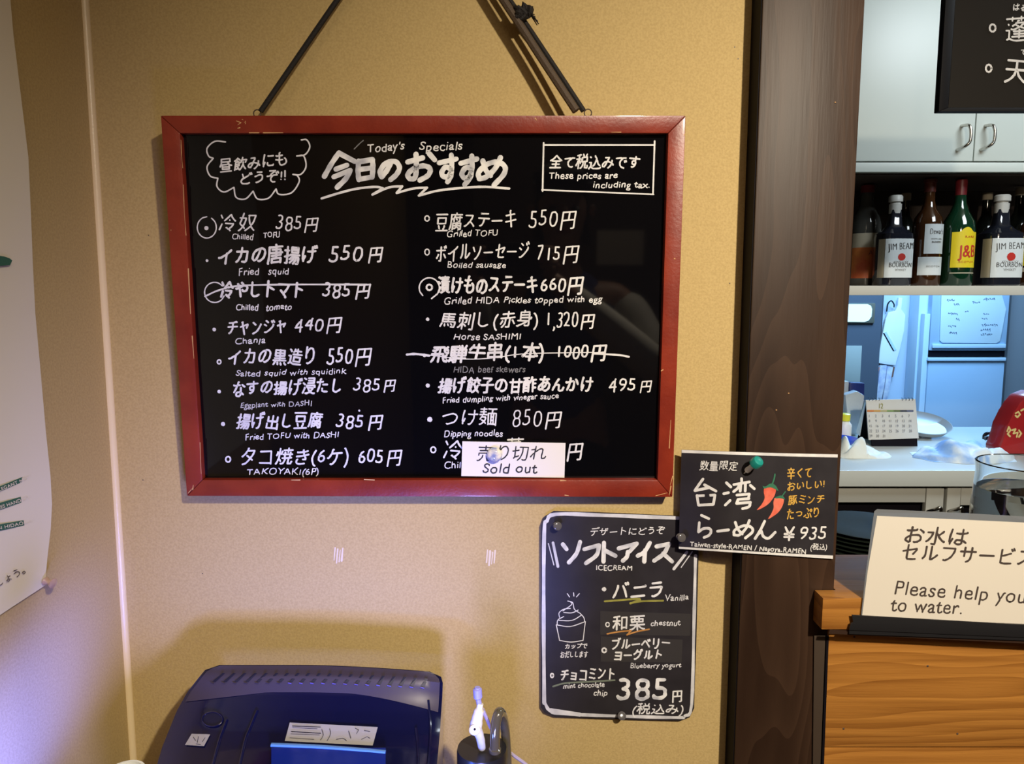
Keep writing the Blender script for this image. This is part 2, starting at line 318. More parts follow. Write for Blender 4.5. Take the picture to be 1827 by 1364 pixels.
'か': (1.0, [[13,3,20,20,25,34,26,40],[68,25,60,44,56,48],[27,40,28,56],[7,41,8,39,39,41,43,40,46,38,47,35,47,19,43,4,40,2,38,1,32,1,27,2]]),
'き': (1.0, [[50,0,33,-1,22,2,17,8,17,16,18,18,20,20],[42,18,53,17,52,23,49,29,48,32],[46,32,42,48],[40,48,40,56],[62,35,39,32,15,32],[57,50,42,48,16,48,16,50]]),
'く': (1.0, [[50,0,35,14,33,14,31,17,23,22,20,28,20,32,26,38,44,51,47,56,50,56]]),
'け': (1.0, [[37,0,41,-1,48,5,50,10,54,22,54,39],[14,10,16,10,18,13,20,22],[54,39,54,40],[54,39,32,40],[54,40,53,56],[54,40,66,40],[15,2,14,6,15,9,13,11,12,16,12,37,15,55]]),
'げ': (1.0, [[14,9,16,10,20,20],[62,51,62,53,60,57],[70,52,68,59],[35,-2,41,-1,47,5,50,14,52,21,52,54],[32,38,54,38,65,40],[14,2,14,9,12,10,10,22,11,36,14,54]]),
'し': (1.0, [[57,6,47,1,38,-1,29,0,22,5,20,15,22,54]]),
'す': (1.0, [[44,16,32,15,28,17,26,22,26,28,29,32,32,34,44,34],[10,46,66,47],[44,56,44,34,46,23,43,10,34,2,30,0,25,1]]),
'ぞ': (1.0, [[50,0,42,0,35,2,28,9,28,17,29,21,34,26,35,29],[26,30,26,34,40,46,42,46,44,49,46,53],[56,40,54,46],[66,42,62,49],[8,27,20,28,24,30,37,29,40,31,60,32],[20,53,50,54]]),
'た': (1.0, [[64,2,48,2,42,3,38,7,38,16],[43,34,64,34],[11,44,26,44],[28,45,37,45,42,46],[32,58,28,56,28,44,26,44,26,40,22,26,14,2]]),
'だ': (1.0, [[11,0,21,27,24,43],[65,4,62,1,55,0,43,1,36,6,36,14],[40,32,43,32,62,32],[26,44,26,55,30,58],[59,46,56,52],[68,50,65,55],[8,43,24,43,40,45]]),
'ち': (1.0, [[19,18,22,25],[22,25,22,26],[22,25,23,25],[23,25,23,26],[25,25,24,26,23,26],[22,26,22,30,24,35,26,45],[22,26,23,26],[27,46,28,56,31,58],[26,1,40,0,52,3,58,9,60,14,60,20,56,26,48,28,34,28,27,24,23,25],[56,48,41,46,26,45,11,46]]),
'っ': (1.0, [[32,2,46,4,54,8,59,15,60,18,59,28,54,32,46,35,29,32,17,28,14,28]]),
'つ': (1.0, [[26,6,30,4,41,6,52,10,56,12,62,20,64,26,64,35,58,42,52,45,48,46,37,45,10,38]]),
'て': (1.0, [[59,4,56,2,46,3,41,5,34,13,33,15,32,21,32,31,38,40,44,46,45,50],[10,47,40,50,48,50,52,51,63,51]]),
'で': (1.0, [[55,1,50,2,40,5,33,13,32,19,31,23,32,32,37,40,43,45,44,49],[58,29,55,36],[66,32,63,39],[8,46,36,50,45,49,50,50,62,51]]),
'ど': (1.0, [[61,4,58,2,50,0,31,0,22,3,17,8,16,16,18,20,25,28,28,29,28,32],[28,32,20,52],[28,32,33,32,53,44,54,46],[62,49,58,56],[70,51,66,58]]),
'な': (1.0, [[64,6,55,12,50,13],[49,15,48,34],[66,38,53,46],[26,44,10,44,8,46],[28,46,40,46],[49,15,40,16,33,15,28,12,27,9,27,4,29,2,34,-1,44,-1,46,1,49,4,50,7,49,15],[33,59,30,57,28,45,26,44,22,32,13,16]]),
'に': (1.0, [[67,8,64,4,60,4,50,3,39,4,34,9,34,17],[14,10,18,13,20,20],[36,47,43,46,62,47],[14,2,14,10,13,10,12,14,12,28,16,54]]),
'の': (1.0, [[38,3,41,1,46,2,57,8,62,14,64,22,64,34,59,43,54,47,49,50,40,51,38,50],[38,50,38,38,32,19,25,8,19,7,16,8,10,15,10,27,11,32,16,41,24,47,33,50,38,50]]),
'は': (1.0, [[68,7,60,13,53,14],[14,9,16,10,20,20],[53,16,40,17,35,16,31,10,31,6,38,1,48,1,52,4,53,7,53,16],[53,16,52,56],[32,41,43,40,64,42,68,45],[14,1,14,9,12,9,11,15,11,27,15,55]]),
'ぷ': (1.0, [[23,3,24,1,37,0,41,2,44,4,44,11,40,20,35,26],[6,5,20,16],[67,6,58,22,55,26],[40,40,44,43,44,46,30,54,28,53],[62,38,65,38,70,43,69,50,64,52,60,51,57,48,57,43,62,38]]),
'ま': (1.0, [[60,6,46,14,40,14],[16,32,49,32,60,32],[40,56,40,16],[16,49,22,47,50,47,59,49],[40,16,23,16,20,14,16,10,16,5,20,2,22,0,34,-1,38,2,40,6,40,16]]),
'み': (1.0, [[68,14,65,19,58,21],[30,29,29,23,22,10,19,6,11,7,8,10,8,16,12,23,20,28,28,30,30,29],[33,30,35,38,40,46,40,52],[20,52,22,52,40,52],[60,36,60,28,56,13,46,2,42,-1,40,-1],[58,24,53,25,41,29,37,30,30,29]]),
'め': (1.0, [[35,11,32,15],[32,15,32,19],[32,15,22,6,18,5,14,6,10,10,9,20,11,26,14,32,21,37],[32,19,34,20,39,29,44,44],[45,44,45,50,46,55],[42,0,50,2,56,5,62,11,64,20,64,28,62,34,60,38,55,42,43,45,32,44,21,40],[32,19,28,21,23,32,17,51,14,52]]),
'も': (1.0, [[26,24,25,14,27,5,31,2,34,0,40,-1,48,0,56,3,62,10,61,22,57,28,54,30],[26,24,26,24],[26,24,13,26,9,27],[26,24,28,44],[26,24,43,25],[28,44,15,44,12,45,11,46],[28,44,28,44],[28,44,29,56,32,58],[28,44,43,44]]),
'や': (1.0, [[37,0,33,14,27,29,25,32,24,37],[22,37,21,42,16,50,13,51],[42,51,37,56,34,57],[41,26,41,24,44,22,57,22,62,26,65,32,65,37,64,40,61,44,57,45,50,46,40,44,29,39,25,38,24,37,11,31,7,31]]),
'ょ': (1.0, [[56,2,44,10,38,11],[37,32,56,32],[38,13,24,13,20,11,17,8,18,2,25,-2,32,-2,35,-1,38,3,38,13],[38,13,37,44]]),
'ら': (1.0, [[27,1,39,0,52,4,59,11,60,22,56,27,49,30,34,29,27,26,22,22,18,22],[53,52,52,51,45,51,27,55],[17,18,20,43]]),
'り': (1.0, [[26,1,32,0,38,2,46,7,50,10,50,11,50,12,55,19,56,38,52,46,49,50,42,52,36,51,32,49,26,43,25,39,20,37],[20,20,19,30,20,35,20,46,21,56]]),
'る': (1.0, [[46,1,46,4,44,10,38,14,29,14,26,12,25,9,25,5,26,3,34,-1,44,-1,46,1],[13,19,23,28,32,32],[34,32,32,34],[20,52,43,53,50,52],[46,1,50,2,58,7,61,14,60,22,55,28,50,31,46,32,34,31,34,32,32,32],[32,32,32,34,32,36,47,48,48,52]]),
'れ': (1.0, [[8,11,17,25,22,26],[72,11,70,7,66,4,58,3,55,5,54,16,56,29,56,40,56,43,52,45,49,46,42,44,35,40,28,34,23,32],[8,43,24,44],[22,1,22,28,23,31,25,57]]),
'ん': (1.0, [[67,16,66,13,61,4,54,1,46,1,43,4,42,6,41,24,40,27,37,28,33,28,22,26],[10,2,13,10,18,20,22,26,23,32,36,55]]),
'イ': (1.0, [[8,26,13,26,18,27,34,35,41,36],[41,1,41,38,44,41,52,46,60,54]]),
'カ': (1.0, [[14,3,16,4,21,8,28,20,32,28,33,42],[40,3,50,2,56,4,59,16,60,41,34,42],[13,42,33,42],[33,42,34,42],[34,42,34,56]]),
'キ': (1.0, [[43,0,39,22],[12,18,34,21,38,22],[38,22,39,22],[38,22,35,43],[39,22,63,26],[12,40,34,43],[34,43,35,43],[34,43,32,52,32,56,34,58],[35,43,56,46,58,46]]),
'グ': (1.0, [[29,45,30,51,32,55],[60,51,57,57],[68,54,65,60],[16,-1,19,-2,30,4,43,14,48,21,48,22,50,23,56,38,57,43,56,45,28,45,25,43,24,40,18,34,10,28]]),
'ケ': (1.0, [[20,2,24,1,28,2,39,14,44,28,45,42],[23,43,65,42],[30,58,26,56,23,43,20,41,16,34,10,27,7,27]]),
'コ': (1.0, [[60,6,14,7],[60,3,60,48,16,48]]),
'サ': (1.0, [[33,1,40,4,46,10,48,15,50,32,50,55],[23,22,23,55],[66,40,8,40]]),
'ザ': (1.0, [[61,49,58,56],[68,51,66,58],[28,0,33,-1,39,3,44,9,46,14,50,29,50,55],[22,20,22,53,25,56],[64,38,7,38]]),
'ジ': (1.0, [[14,2,18,2,26,4,44,14,50,19,52,20,62,30,62,32,64,34,64,38],[22,30,12,35],[57,46,54,52],[33,46,22,52],[69,49,68,49,63,56]]),
'ス': (1.0, [[12,3,14,2,20,5,20,7,22,7,32,14,39,22,43,23],[62,3,58,9,43,23],[43,23,44,28,49,34,53,44,54,49,17,50]]),
'セ': (1.0, [[49,22,58,34,60,39,60,42,33,37,26,37],[9,32,26,35],[26,56,26,10,27,5,31,2,35,2,50,2,59,3]]),
'ソ': (1.0, [[26,2,30,4,38,9,49,22,56,37,58,45,58,51],[23,34,14,50]]),
'タ': (1.0, [[18,1,24,2,32,6,47,20],[49,20,50,26,53,28,58,37,60,43,60,47,33,49],[13,30,15,31,26,41,29,47,33,49],[33,49,34,55,34,57,36,58],[32,31,56,14]]),
'チ': (1.0, [[20,1,23,1,24,2,26,2,32,9,37,18,38,24,38,50],[10,31,65,31],[14,50,38,50,40,51,56,54,59,52]]),
'ッ': (1.0, [[25,-1,30,-2,37,2,45,9,52,17,56,24,59,35,58,38],[23,23,21,25,18,34],[40,28,38,30,34,40]]),
'テ': (1.0, [[21,0,26,1,34,9,38,20,39,32],[20,52,20,52,57,52],[10,32,65,32]]),
'デ': (1.0, [[20,0,23,-1,33,8,38,19,38,32],[17,52,52,52,55,54],[62,52,59,57],[70,55,68,60],[10,32,64,32]]),
'ト': (1.0, [[59,24,38,32,28,34],[28,1,28,55]]),
'ニ': (1.0, [[10,8,62,8],[16,45,57,45,60,48]]),
'バ': (1.0, [[10,4,14,10,20,23,26,40,26,45,26,47],[64,4,57,26,47,46],[60,50,57,56],[68,52,66,58]]),
'ビ': (1.0, [[17,30,25,31,35,34,53,40],[58,50,54,56],[66,52,62,59],[58,2,34,1,26,2,19,4,17,8,17,53]]),
'フ': (1.0, [[20,4,26,3,33,6,41,11,49,19,57,34,59,42,59,49,14,50]]),
'ブ': (1.0, [[58,48,13,49],[68,56,67,60],[21,2,24,2,38,8,48,18,52,24,58,39,58,45,58,48,59,50,59,54,56,59]]),
'プ': (1.0, [[21,2,24,2,35,7,48,18,56,32,58,39,58,47],[58,47,58,48],[58,47,68,47,71,50,70,58,68,60,62,60,58,56,59,50,58,48],[58,48,13,49]]),
'ベ': (1.0, [[65,6,65,8,48,26,47,28,35,40,32,42,28,42,26,40,17,28,14,26,14,25,9,20,10,18],[56,40,50,48],[65,44,61,52]]),
'ボ': (1.0, [[10,11,18,22,20,26],[64,11,63,14,55,26],[59,50,56,56],[68,52,64,59],[26,0,32,-1,37,2,37,56],[10,42,63,42]]),
'マ': (1.0, [[48,2,44,8,38,12,38,16],[38,16,33,17,22,27],[38,16,43,20,55,32,62,43,63,47,10,48]]),
'ミ': (1.0, [[58,4,52,2,40,7,16,11],[52,26,44,28,20,34],[60,48,54,46,42,50,23,53]]),
'ャ': (1.0, [[39,-4,32,22,31,29],[29,29,27,43],[27,43,28,45],[27,43,23,44],[15,26,58,34,59,34,58,29,57,28,57,27,55,26,52,20]]),
'ョ': (1.0, [[19,2,55,2],[21,20,55,20],[20,38,55,38,55,-1]]),
'ヨ': (1.0, [[15,4,59,4],[17,28,59,28],[15,50,58,50,59,48,59,2]]),
'ラ': (1.0, [[23,2,30,1,45,8,52,14,57,22,61,34,59,35,14,35],[21,52,57,52]]),
'リ': (1.0, [[32,2,34,1,38,2,45,7,48,10,52,18,54,24,55,52],[20,22,20,53]]),
'ル': (1.0, [[14,6,14,8,18,12,22,22,22,52],[68,21,60,13,53,8,52,8,50,6,46,4,43,5,43,53]]),
'ン': (1.0, [[16,3,17,2,29,6,43,13,58,26,58,27,64,34,65,38],[32,40,19,50,17,50]]),
'ー': (1.0, [[10,28,63,28]]),
'串': (1.0, [[10,9,64,9],[37,36,15,36,14,38,14,52,61,51,60,36,37,36],[37,-2,37,60],[10,7,11,25,64,25,64,7]]),
'今': (1.0, [[40,-3,40,-1,56,18,57,22],[57,22,15,23],[44,32,34,40,33,40],[8,35,11,36,20,42,36,57,40,56,47,49,62,38,67,35,68,36]]),
'全': (1.0, [[8,-2,66,-2],[38,-2,38,32],[18,16,58,16],[14,37,16,32,58,32,62,37],[69,34,68,34,64,37,62,37,61,39,53,44,38,58,35,57,24,45,15,39,14,37,12,37,8,34,6,34]]),
'円': (1.0, [[38,27,38,55],[10,27,65,27],[54,-3,64,-3,66,1,65,27,66,54,10,55,10,-4]]),
'冷': (1.0, [[7,2,15,22],[46,4,47,8,53,13,54,15,58,20,59,25,29,26],[23,35,39,50,43,56,46,56],[66,37,62,40,52,50,48,56,46,56],[44,38,44,39],[14,45,8,56],[46,56,46,58],[50,0,48,1,45,5,41,6,37,10,34,10]]),
'出': (1.0, [[64,-2,64,22],[37,1,37,59],[10,22,11,1,64,1],[14,52,14,32,61,32,61,53]]),
'切': (1.0, [[28,-2,37,6,43,19,46,34,46,54],[4,38,5,37,9,38,14,38],[14,40,22,40,29,42],[48,0,50,-2,61,-2,64,2,66,12,68,53,34,54],[14,57,15,12],[11,7,15,12,20,13,31,17]]),
'刺': (1.0, [[55,-3,64,-3,66,1,66,58],[6,3,12,8,18,17,22,19],[37,10,35,10,28,16,23,17],[50,16,50,51],[33,23,38,25,38,39,9,39,9,24],[7,51,40,51],[23,59,22,22,23,-3]]),
'台': (1.0, [[16,1,58,1],[15,36,16,41,25,50,32,60],[58,38,58,43,52,48],[58,-2,58,23,16,23,16,-2],[65,32,61,38,13,36]]),
'和': (1.0, [[21,-2,21,29],[43,6,64,6],[5,7,5,10,11,17,16,28,20,30],[20,30,20,38],[20,38,6,38],[20,38,21,38],[21,38,21,55],[21,38,34,38],[64,2,64,52,43,53,43,0],[8,54,18,56,21,55,23,57,32,58],[33,19,32,21,26,28,20,30]]),
'唐': (1.0, [[7,-4,6,-1,9,8,11,22,11,52,42,53],[23,-1,62,-1],[42,53,43,54],[68,53,43,54],[43,54,40,61],[68,32,19,32],[42,13,42,53],[23,22,62,23,61,43,24,43],[23,-3,24,12,42,13,62,12,62,-3]]),
'売': (1.0, [[6,-2,8,-3,14,-1,22,6,26,12,27,20],[67,8,68,2,65,-2,64,-2,47,-2,46,3,46,20],[10,20,10,29,64,29,65,21],[14,40,60,40],[37,40,37,60],[8,53,67,53]]),
'天': (1.0, [[8,-2,18,3,27,11,30,16,32,17,34,26,37,28],[70,-1,67,-2,59,2,52,7,44,16,40,27,38,28],[37,28,37,29],[37,28,38,28],[38,28,38,29],[37,29,38,29],[38,29,39,31,67,31],[8,31,36,31],[11,54,64,54],[37,29,36,30,37,54]]),
'奴': (1.0, [[35,-2,41,2,50,11,53,12],[67,-1,63,2,53,12],[29,6,26,10,22,12],[53,12,53,18],[22,15,18,16,10,23,10,29,12,34,14,44],[53,18,50,20,47,26,41,46,41,54],[15,45,17,61],[53,18,56,20,62,32,64,45,65,53,38,54],[6,45,30,44,30,38,27,25,23,16,22,15,22,12,12,1,7,-2]]),
'子': (1.0, [[56,54,15,55],[22,-2,23,-3,37,-2,38,38,40,40,43,41,54,49,56,54],[7,27,68,27]]),
'定': (1.0, [[7,-2,12,4,16,13,18,14],[18,14,19,25,22,28],[38,20,59,20],[38,52,37,59],[38,0,38,37],[20,37,56,37],[9,40,9,52,65,52,66,40],[67,-2,40,-2,28,3,28,4,26,5,21,12,18,14]]),
'揚': (1.0, [[44,-3,48,2,55,12,56,20],[29,-1,41,11,44,15,44,20],[38,20,40,29],[5,21,16,23],[16,26,24,26],[35,49,64,49],[31,29,70,29],[6,45,23,45],[35,49,36,38,64,39,64,57,62,58,36,58,35,49],[27,13,31,15,34,19,36,20,66,20,67,16,64,-1,63,-3,56,-4],[8,-3,14,-3,16,2,16,23,16,59]]),
'数': (1.0, [[6,-2,9,-2,17,2,22,6],[38,-2,44,1,50,8,52,10,55,12],[69,-2,61,5,57,11,55,12],[22,6,21,8,13,13,16,22],[55,12,55,19],[55,19,58,20,60,27,63,46],[19,22,19,26],[40,29,43,36,46,38],[7,32,11,34,17,40,21,41],[34,37,24,42,22,44],[22,44,22,45],[22,44,22,44],[22,44,22,45],[22,45,22,46],[22,45,22,45],[22,45,24,46,38,46],[22,46,22,60],[22,46,6,46],[13,52,10,58],[32,53,34,58],[47,46,68,46],[26,6,27,10,32,16,33,22,19,22,8,22],[22,32,21,41,22,44],[55,19,52,21,48,35,46,37,49,59],[31,3,26,6,22,6]]),
'日': (1.0, [[16,2,59,2],[16,29,59,29],[59,-2,59,55,16,55,16,-2]]),
'昼': (1.0, [[9,-2,65,-2],[19,20,56,20],[54,32,53,36,50,38,50,43],[15,44,50,43,61,44,61,58,16,58,15,44,13,34,7,23],[56,30,55,9,20,9,19,31,56,32,57,29,62,28,66,26,68,26]]),
'本': (1.0, [[7,10,8,10,22,26,29,38,30,44],[20,10,55,10,60,16],[38,59,38,-4],[67,44,44,44,8,44],[65,13,60,16,60,17,53,25,46,38,44,44]]),
'栗': (1.0, [[6,0,9,-1,20,4,27,10,33,17],[69,0,68,-1,64,0,54,5,44,14,43,17],[38,-4,38,24],[28,32,28,56],[46,32,46,56],[68,56,8,56],[28,32,62,31,63,44,12,45,13,31,28,32],[68,19,44,19,43,17,33,17,32,19,7,19]]),
'水': (1.0, [[8,6,13,10,20,20,24,29,26,38,26,40,9,40],[69,7,68,6,67,8,63,9,52,20,47,27,47,30],[47,30,46,30,43,34,38,36],[47,30,59,41,62,45],[26,-2,34,-3,38,0,38,36,38,59]]),
'浸': (1.0, [[70,-2,64,-3,52,2,50,4],[9,-1,16,17,16,21],[45,4,44,7,36,15,35,20],[26,23,26,29,68,29,69,23],[15,34,7,39],[33,48,63,48],[19,54,10,58],[50,4,50,8,58,14,60,20,32,20],[31,38,63,39,62,58,31,58],[23,-2,28,-3,40,1,44,2,45,4,50,4]]),
'湾': (1.0, [[9,-3,8,2,14,19],[50,-3,52,-4,62,-3,64,3,65,9,30,9,29,10,30,19,62,19,63,28,28,28],[12,31,8,35,8,37],[40,36,40,53],[53,36,53,53],[68,38,62,46],[26,39,31,46],[15,51,13,56,10,57,10,58,8,59],[47,54,46,61],[26,53,47,54,69,53]]),
'漬': (1.0, [[25,-3,32,-1,38,3,41,3],[70,-3,68,-3,56,3],[9,-1,19,19],[32,16,64,16],[32,25,64,25],[16,34,8,39],[20,54,14,58,11,58],[30,50,64,50],[27,57,67,57],[46,60,46,41],[64,16,63,8,32,8,32,32,62,32,64,32,64,16],[26,40,46,41,69,40]]),
'焼': (1.0, [[26,-2,30,-2,34,-1,38,4,41,14,41,20],[72,5,70,3,69,-2,68,-3,56,-2,56,20],[24,9,22,12,18,16,16,17],[5,31,8,38,9,44,8,45],[22,35,27,47],[39,20,39,43],[60,20,60,43],[68,34,30,34],[50,44,50,60],[33,52,67,52],[68,20,41,20,30,20],[7,-2,11,5,14,14,14,16,16,17,16,59]]),
'牛': (1.0, [[7,23,68,23],[16,46,64,46],[38,60,38,-2],[8,35,14,46,16,46,19,57]]),
'甘': (1.0, [[20,2,54,2],[20,24,54,24],[68,46,6,46],[20,-3,20,59],[54,-2,54,59]]),
'税': (1.0, [[30,-2,34,-1,40,6,44,17,44,26],[69,8,70,2,68,-2,58,-2,56,-1,56,26],[5,10,5,13,9,17,14,28,18,30],[28,20,28,24,26,28,23,30,18,32],[18,38,6,39],[18,38,19,39],[19,39,19,56],[19,39,28,39],[44,46,44,52,40,60],[58,46,58,50,62,59],[44,46,36,45,36,28,38,26,65,27,64,46,44,46],[8,55,16,56,21,58,26,58],[19,-4,18,38]]),
'腐': (1.0, [[56,2,54,2,42,8],[29,11,34,12,41,17],[58,12,56,11,41,17],[41,17,41,22],[44,22,44,26],[44,35,39,38],[20,38,26,40],[40,55,39,61,38,61],[6,-2,9,5,11,18,12,55,68,55],[52,29,57,29,58,32,58,47],[37,44,68,44],[55,-3,64,-2,64,22,44,22,22,22,22,-3],[29,2,31,1,36,3,40,7,42,8,43,10,45,12],[27,29,26,40,32,49]]),
'葛': (1.0, [[26,1,26,6],[8,10,9,10,13,14,16,14],[39,12,39,20],[22,20,23,28],[16,38,58,38],[23,28,58,28,58,44,57,46,18,46,16,44,16,30,17,28,23,28],[24,52,24,60],[50,52,50,60],[68,56,8,56],[16,14,17,18,21,20,64,19,62,0,61,-3,58,-4,52,-4,50,-2,50,1,19,1,18,11,16,14],[52,7,44,10,37,12,28,6,23,6]]),
'蓬': (1.0, [[16,4,16,24,7,25],[69,29,64,28,57,30,50,32,50,34],[43,32,41,36,40,36,34,40],[50,34,52,37,56,39,58,44],[14,40,13,42],[39,44,40,49,43,50],[26,8,64,8],[31,15,62,15],[29,22,62,22],[50,50,50,60],[24,51,24,60],[68,56,7,56],[46,4,46,26],[22,28,26,27,33,28,40,31,43,32,50,34],[26,37,32,40,34,40,35,44,38,44,40,44,61,44],[68,-2,40,-3,26,0,19,4,15,4,10,2]]),
'認': (1.0, [[8,-2,8,1],[8,1,8,18,25,18,26,2,8,1],[32,3,35,15,34,19],[69,5,69,8,63,18],[61,8,62,1,61,-2,58,-3,44,-2,42,1,42,18],[54,15,48,24],[9,28,25,28],[37,30,41,32,47,40,50,45,50,58],[9,38,25,38],[34,41,38,46,38,50],[6,48,27,48],[17,55,14,61],[56,32,62,32,65,35,67,57,37,58]]),
'豆': (1.0, [[46,-1,47,6,50,9,52,16],[26,6,22,16],[8,56,65,56],[16,24,16,44,58,43,58,24,16,24],[7,-1,68,-1]]),
'豚': (1.0, [[69,3,69,6,64,15,58,34],[24,4,30,8,34,8,42,14,47,20,50,21],[10,22,24,22],[30,25,35,26,45,34,47,35],[10,40,23,40],[67,56,50,56,32,56],[50,32,50,32,50,32,47,35,46,40,44,45],[5,-2,8,5,8,20,10,22,9,57,22,58,23,39,25,35,24,4,22,-2,20,-3,15,-2],[38,-2,40,-4,45,-4,50,2,52,9,52,20,50,21,50,32],[24,38,27,40,31,41,33,40,40,44,44,45,44,46,49,51,50,56],[50,32,58,34,59,36,64,40]]),
'赤': (1.0, [[16,-2,22,4,27,12,29,20,29,34],[34,-2,38,-3,46,-2,47,34],[69,9,68,9,60,23,58,24],[10,12,16,23],[38,35,38,59],[15,51,60,51],[67,35,47,34,8,35]]),
'身': (1.0, [[6,-3,8,-4,17,-1,41,10,46,14,47,18],[56,26,62,27,64,29,64,31],[19,31,56,31],[19,42,56,42],[34,53,36,60],[55,18,8,19],[19,19,19,53,55,53,56,26,55,19,56,2,55,-1,52,-3,41,-3,38,-1]]),
'辛': (1.0, [[25,32,25,39,22,44],[49,32,52,44,56,46],[38,51,36,60],[37,-3,37,31],[10,14,64,14],[12,51,63,51],[7,32,37,31,68,32]]),
'込': (1.0, [[7,-2,7,1,11,5,16,8],[71,3,68,0,62,-1,35,-1,26,2,16,8],[16,8,16,30,6,31],[28,12,33,16,38,24,41,30,44,41,46,43],[67,13,58,20,55,26,50,39,46,43],[46,43,45,50,41,55,38,58,38,62],[13,56,10,58]]),
'造': (1.0, [[68,-2,34,-2,26,0,16,5],[8,-1,16,5],[16,5,16,31,6,32],[16,49,15,52,9,57],[32,9,62,9,62,26,32,26,32,9],[26,37,68,37],[47,37,47,60],[32,51,64,51],[28,46,28,47,33,52,34,58]]),
'酢': (1.0, [[7,2,32,2],[7,14,32,14],[54,14,68,14],[7,23,12,23,15,28,16,44],[54,32,68,32],[15,44,15,58],[15,44,16,44],[32,25,23,26,23,58],[54,48,54,-4],[46,48,69,48],[32,58,6,58],[7,-3,7,44,15,44],[16,44,32,44,32,-2],[32,36,38,36,44,47,46,48,48,60]]),
'量': (1.0, [[7,37,68,37],[16,51,58,51],[12,7,63,7],[14,22,61,22],[38,29,38,30,61,29,61,15,15,14,14,28,16,30,38,29],[16,51,16,44,58,44,58,58,17,58,16,57,16,51],[38,-2,38,29],[6,-2,38,-2,69,-2]]),
'限': (1.0, [[9,-3,9,57,26,56,23,47,20,41,20,37,26,28,26,17,22,14,19,14,17,16],[56,13,66,20],[36,43,64,43],[36,29,64,29,64,56,36,57,36,-1,41,-1,50,2],[70,-1,69,-2,66,-1,57,8,56,13,52,15,50,18,49,29]]),
'飛': (1.0, [[58,17,65,24],[69,36,69,32,67,32,59,34,55,40,53,44,54,46],[67,44,59,47,58,49],[54,46,54,47],[54,46,55,46],[55,46,55,47],[54,47,52,50,50,56,10,56],[54,47,55,47],[55,47,56,47],[35,-3,35,48],[7,-2,12,5,16,16,17,26,17,44],[70,3,70,2,70,-1,68,-3,62,-2,57,2,53,11,53,17,52,20,50,28,6,28],[8,43,17,44,20,46,26,47],[64,56,59,52,58,49,56,49,56,48,56,46,56,46,55,46],[66,13,60,15,58,17,53,17]]),
'飲': (1.0, [[68,-2,62,5,57,14,56,17,55,20,52,20],[52,20,52,26,52,35],[11,28,31,28],[64,32,68,44,67,46,45,46],[22,40,21,45,20,46],[5,46,12,50,20,58,34,48],[11,18,31,19,31,38,22,40,11,39,11,2],[39,34,44,46,45,46,46,60],[9,-1,10,2,18,2,28,6],[24,12,27,10,28,6,30,5,32,1,33,-1,37,-2,46,8,50,16,50,18,52,20]]),
'餃': (1.0, [[35,-2,41,1,49,8,50,10,52,10],[68,-2,68,-2,61,2,54,10,52,10],[10,1,13,1,25,5],[52,10,52,14],[52,14,49,16,44,28],[52,14,56,17,59,28],[10,28,26,28],[37,30,42,38,44,42],[68,31,68,32,60,42],[20,40,17,46],[5,46,14,54,16,57,18,57],[28,49,21,56,18,57],[36,50,68,50],[52,56,50,60],[18,57,18,60],[10,18,26,18,26,39,20,40,10,39,10,1],[27,2,27,4,25,5,25,9,23,11]]),
'馬': (1.0, [[8,-1,10,3,13,12],[26,1,25,10],[41,3,38,10],[55,6,50,12],[15,32,60,32],[15,44,60,44],[38,57,38,21],[52,-3,61,-4,64,-2,66,7,67,20,38,21,16,20,15,22,15,56,62,57]]),
'騨': (1.0, [[4,1,7,8,8,12,7,14],[14,4,13,14,14,15],[20,6,19,15],[30,9,28,9,26,10,24,16],[64,44,63,49,68,58],[42,50,38,58],[52,52,50,59],[38,10,69,10],[38,32,68,32],[9,34,29,34],[9,46,29,46],[21,57,21,24],[53,-4,53,44],[64,44,38,44,38,22,68,21,68,43,64,44],[31,57,9,57,9,24,10,23,21,24,32,22,29,-2,27,-4,21,-4]]),
'麺': (1.0, [[7,-2,14,1,21,8],[28,2,24,7,21,8],[21,8,21,10],[21,10,14,14],[21,10,26,14,28,19,28,25,15,26],[49,14,58,14],[8,17,12,24,15,26],[15,26,16,35],[49,27,58,27],[52,41,54,56],[68,0,39,0],[49,40,49,0],[8,45,29,45],[8,55,30,55],[20,60,20,36],[58,40,58,27,58,0],[32,35,20,36,7,35],[38,56,54,56,68,56],[38,-3,39,0,38,40,52,41,68,40,68,-3]]),
'黒': (1.0, [[8,-4,12,1,14,6,17,8],[29,-3,28,5],[47,-3,44,4],[68,-3,66,-2,62,4],[7,14,68,14],[13,24,63,24],[15,46,60,46],[38,14,38,58],[15,46,16,34,60,35,60,58,15,58,15,46]])}
def wrap2(pts): return [V3((p[0], p[1], 0)) for p in pts]
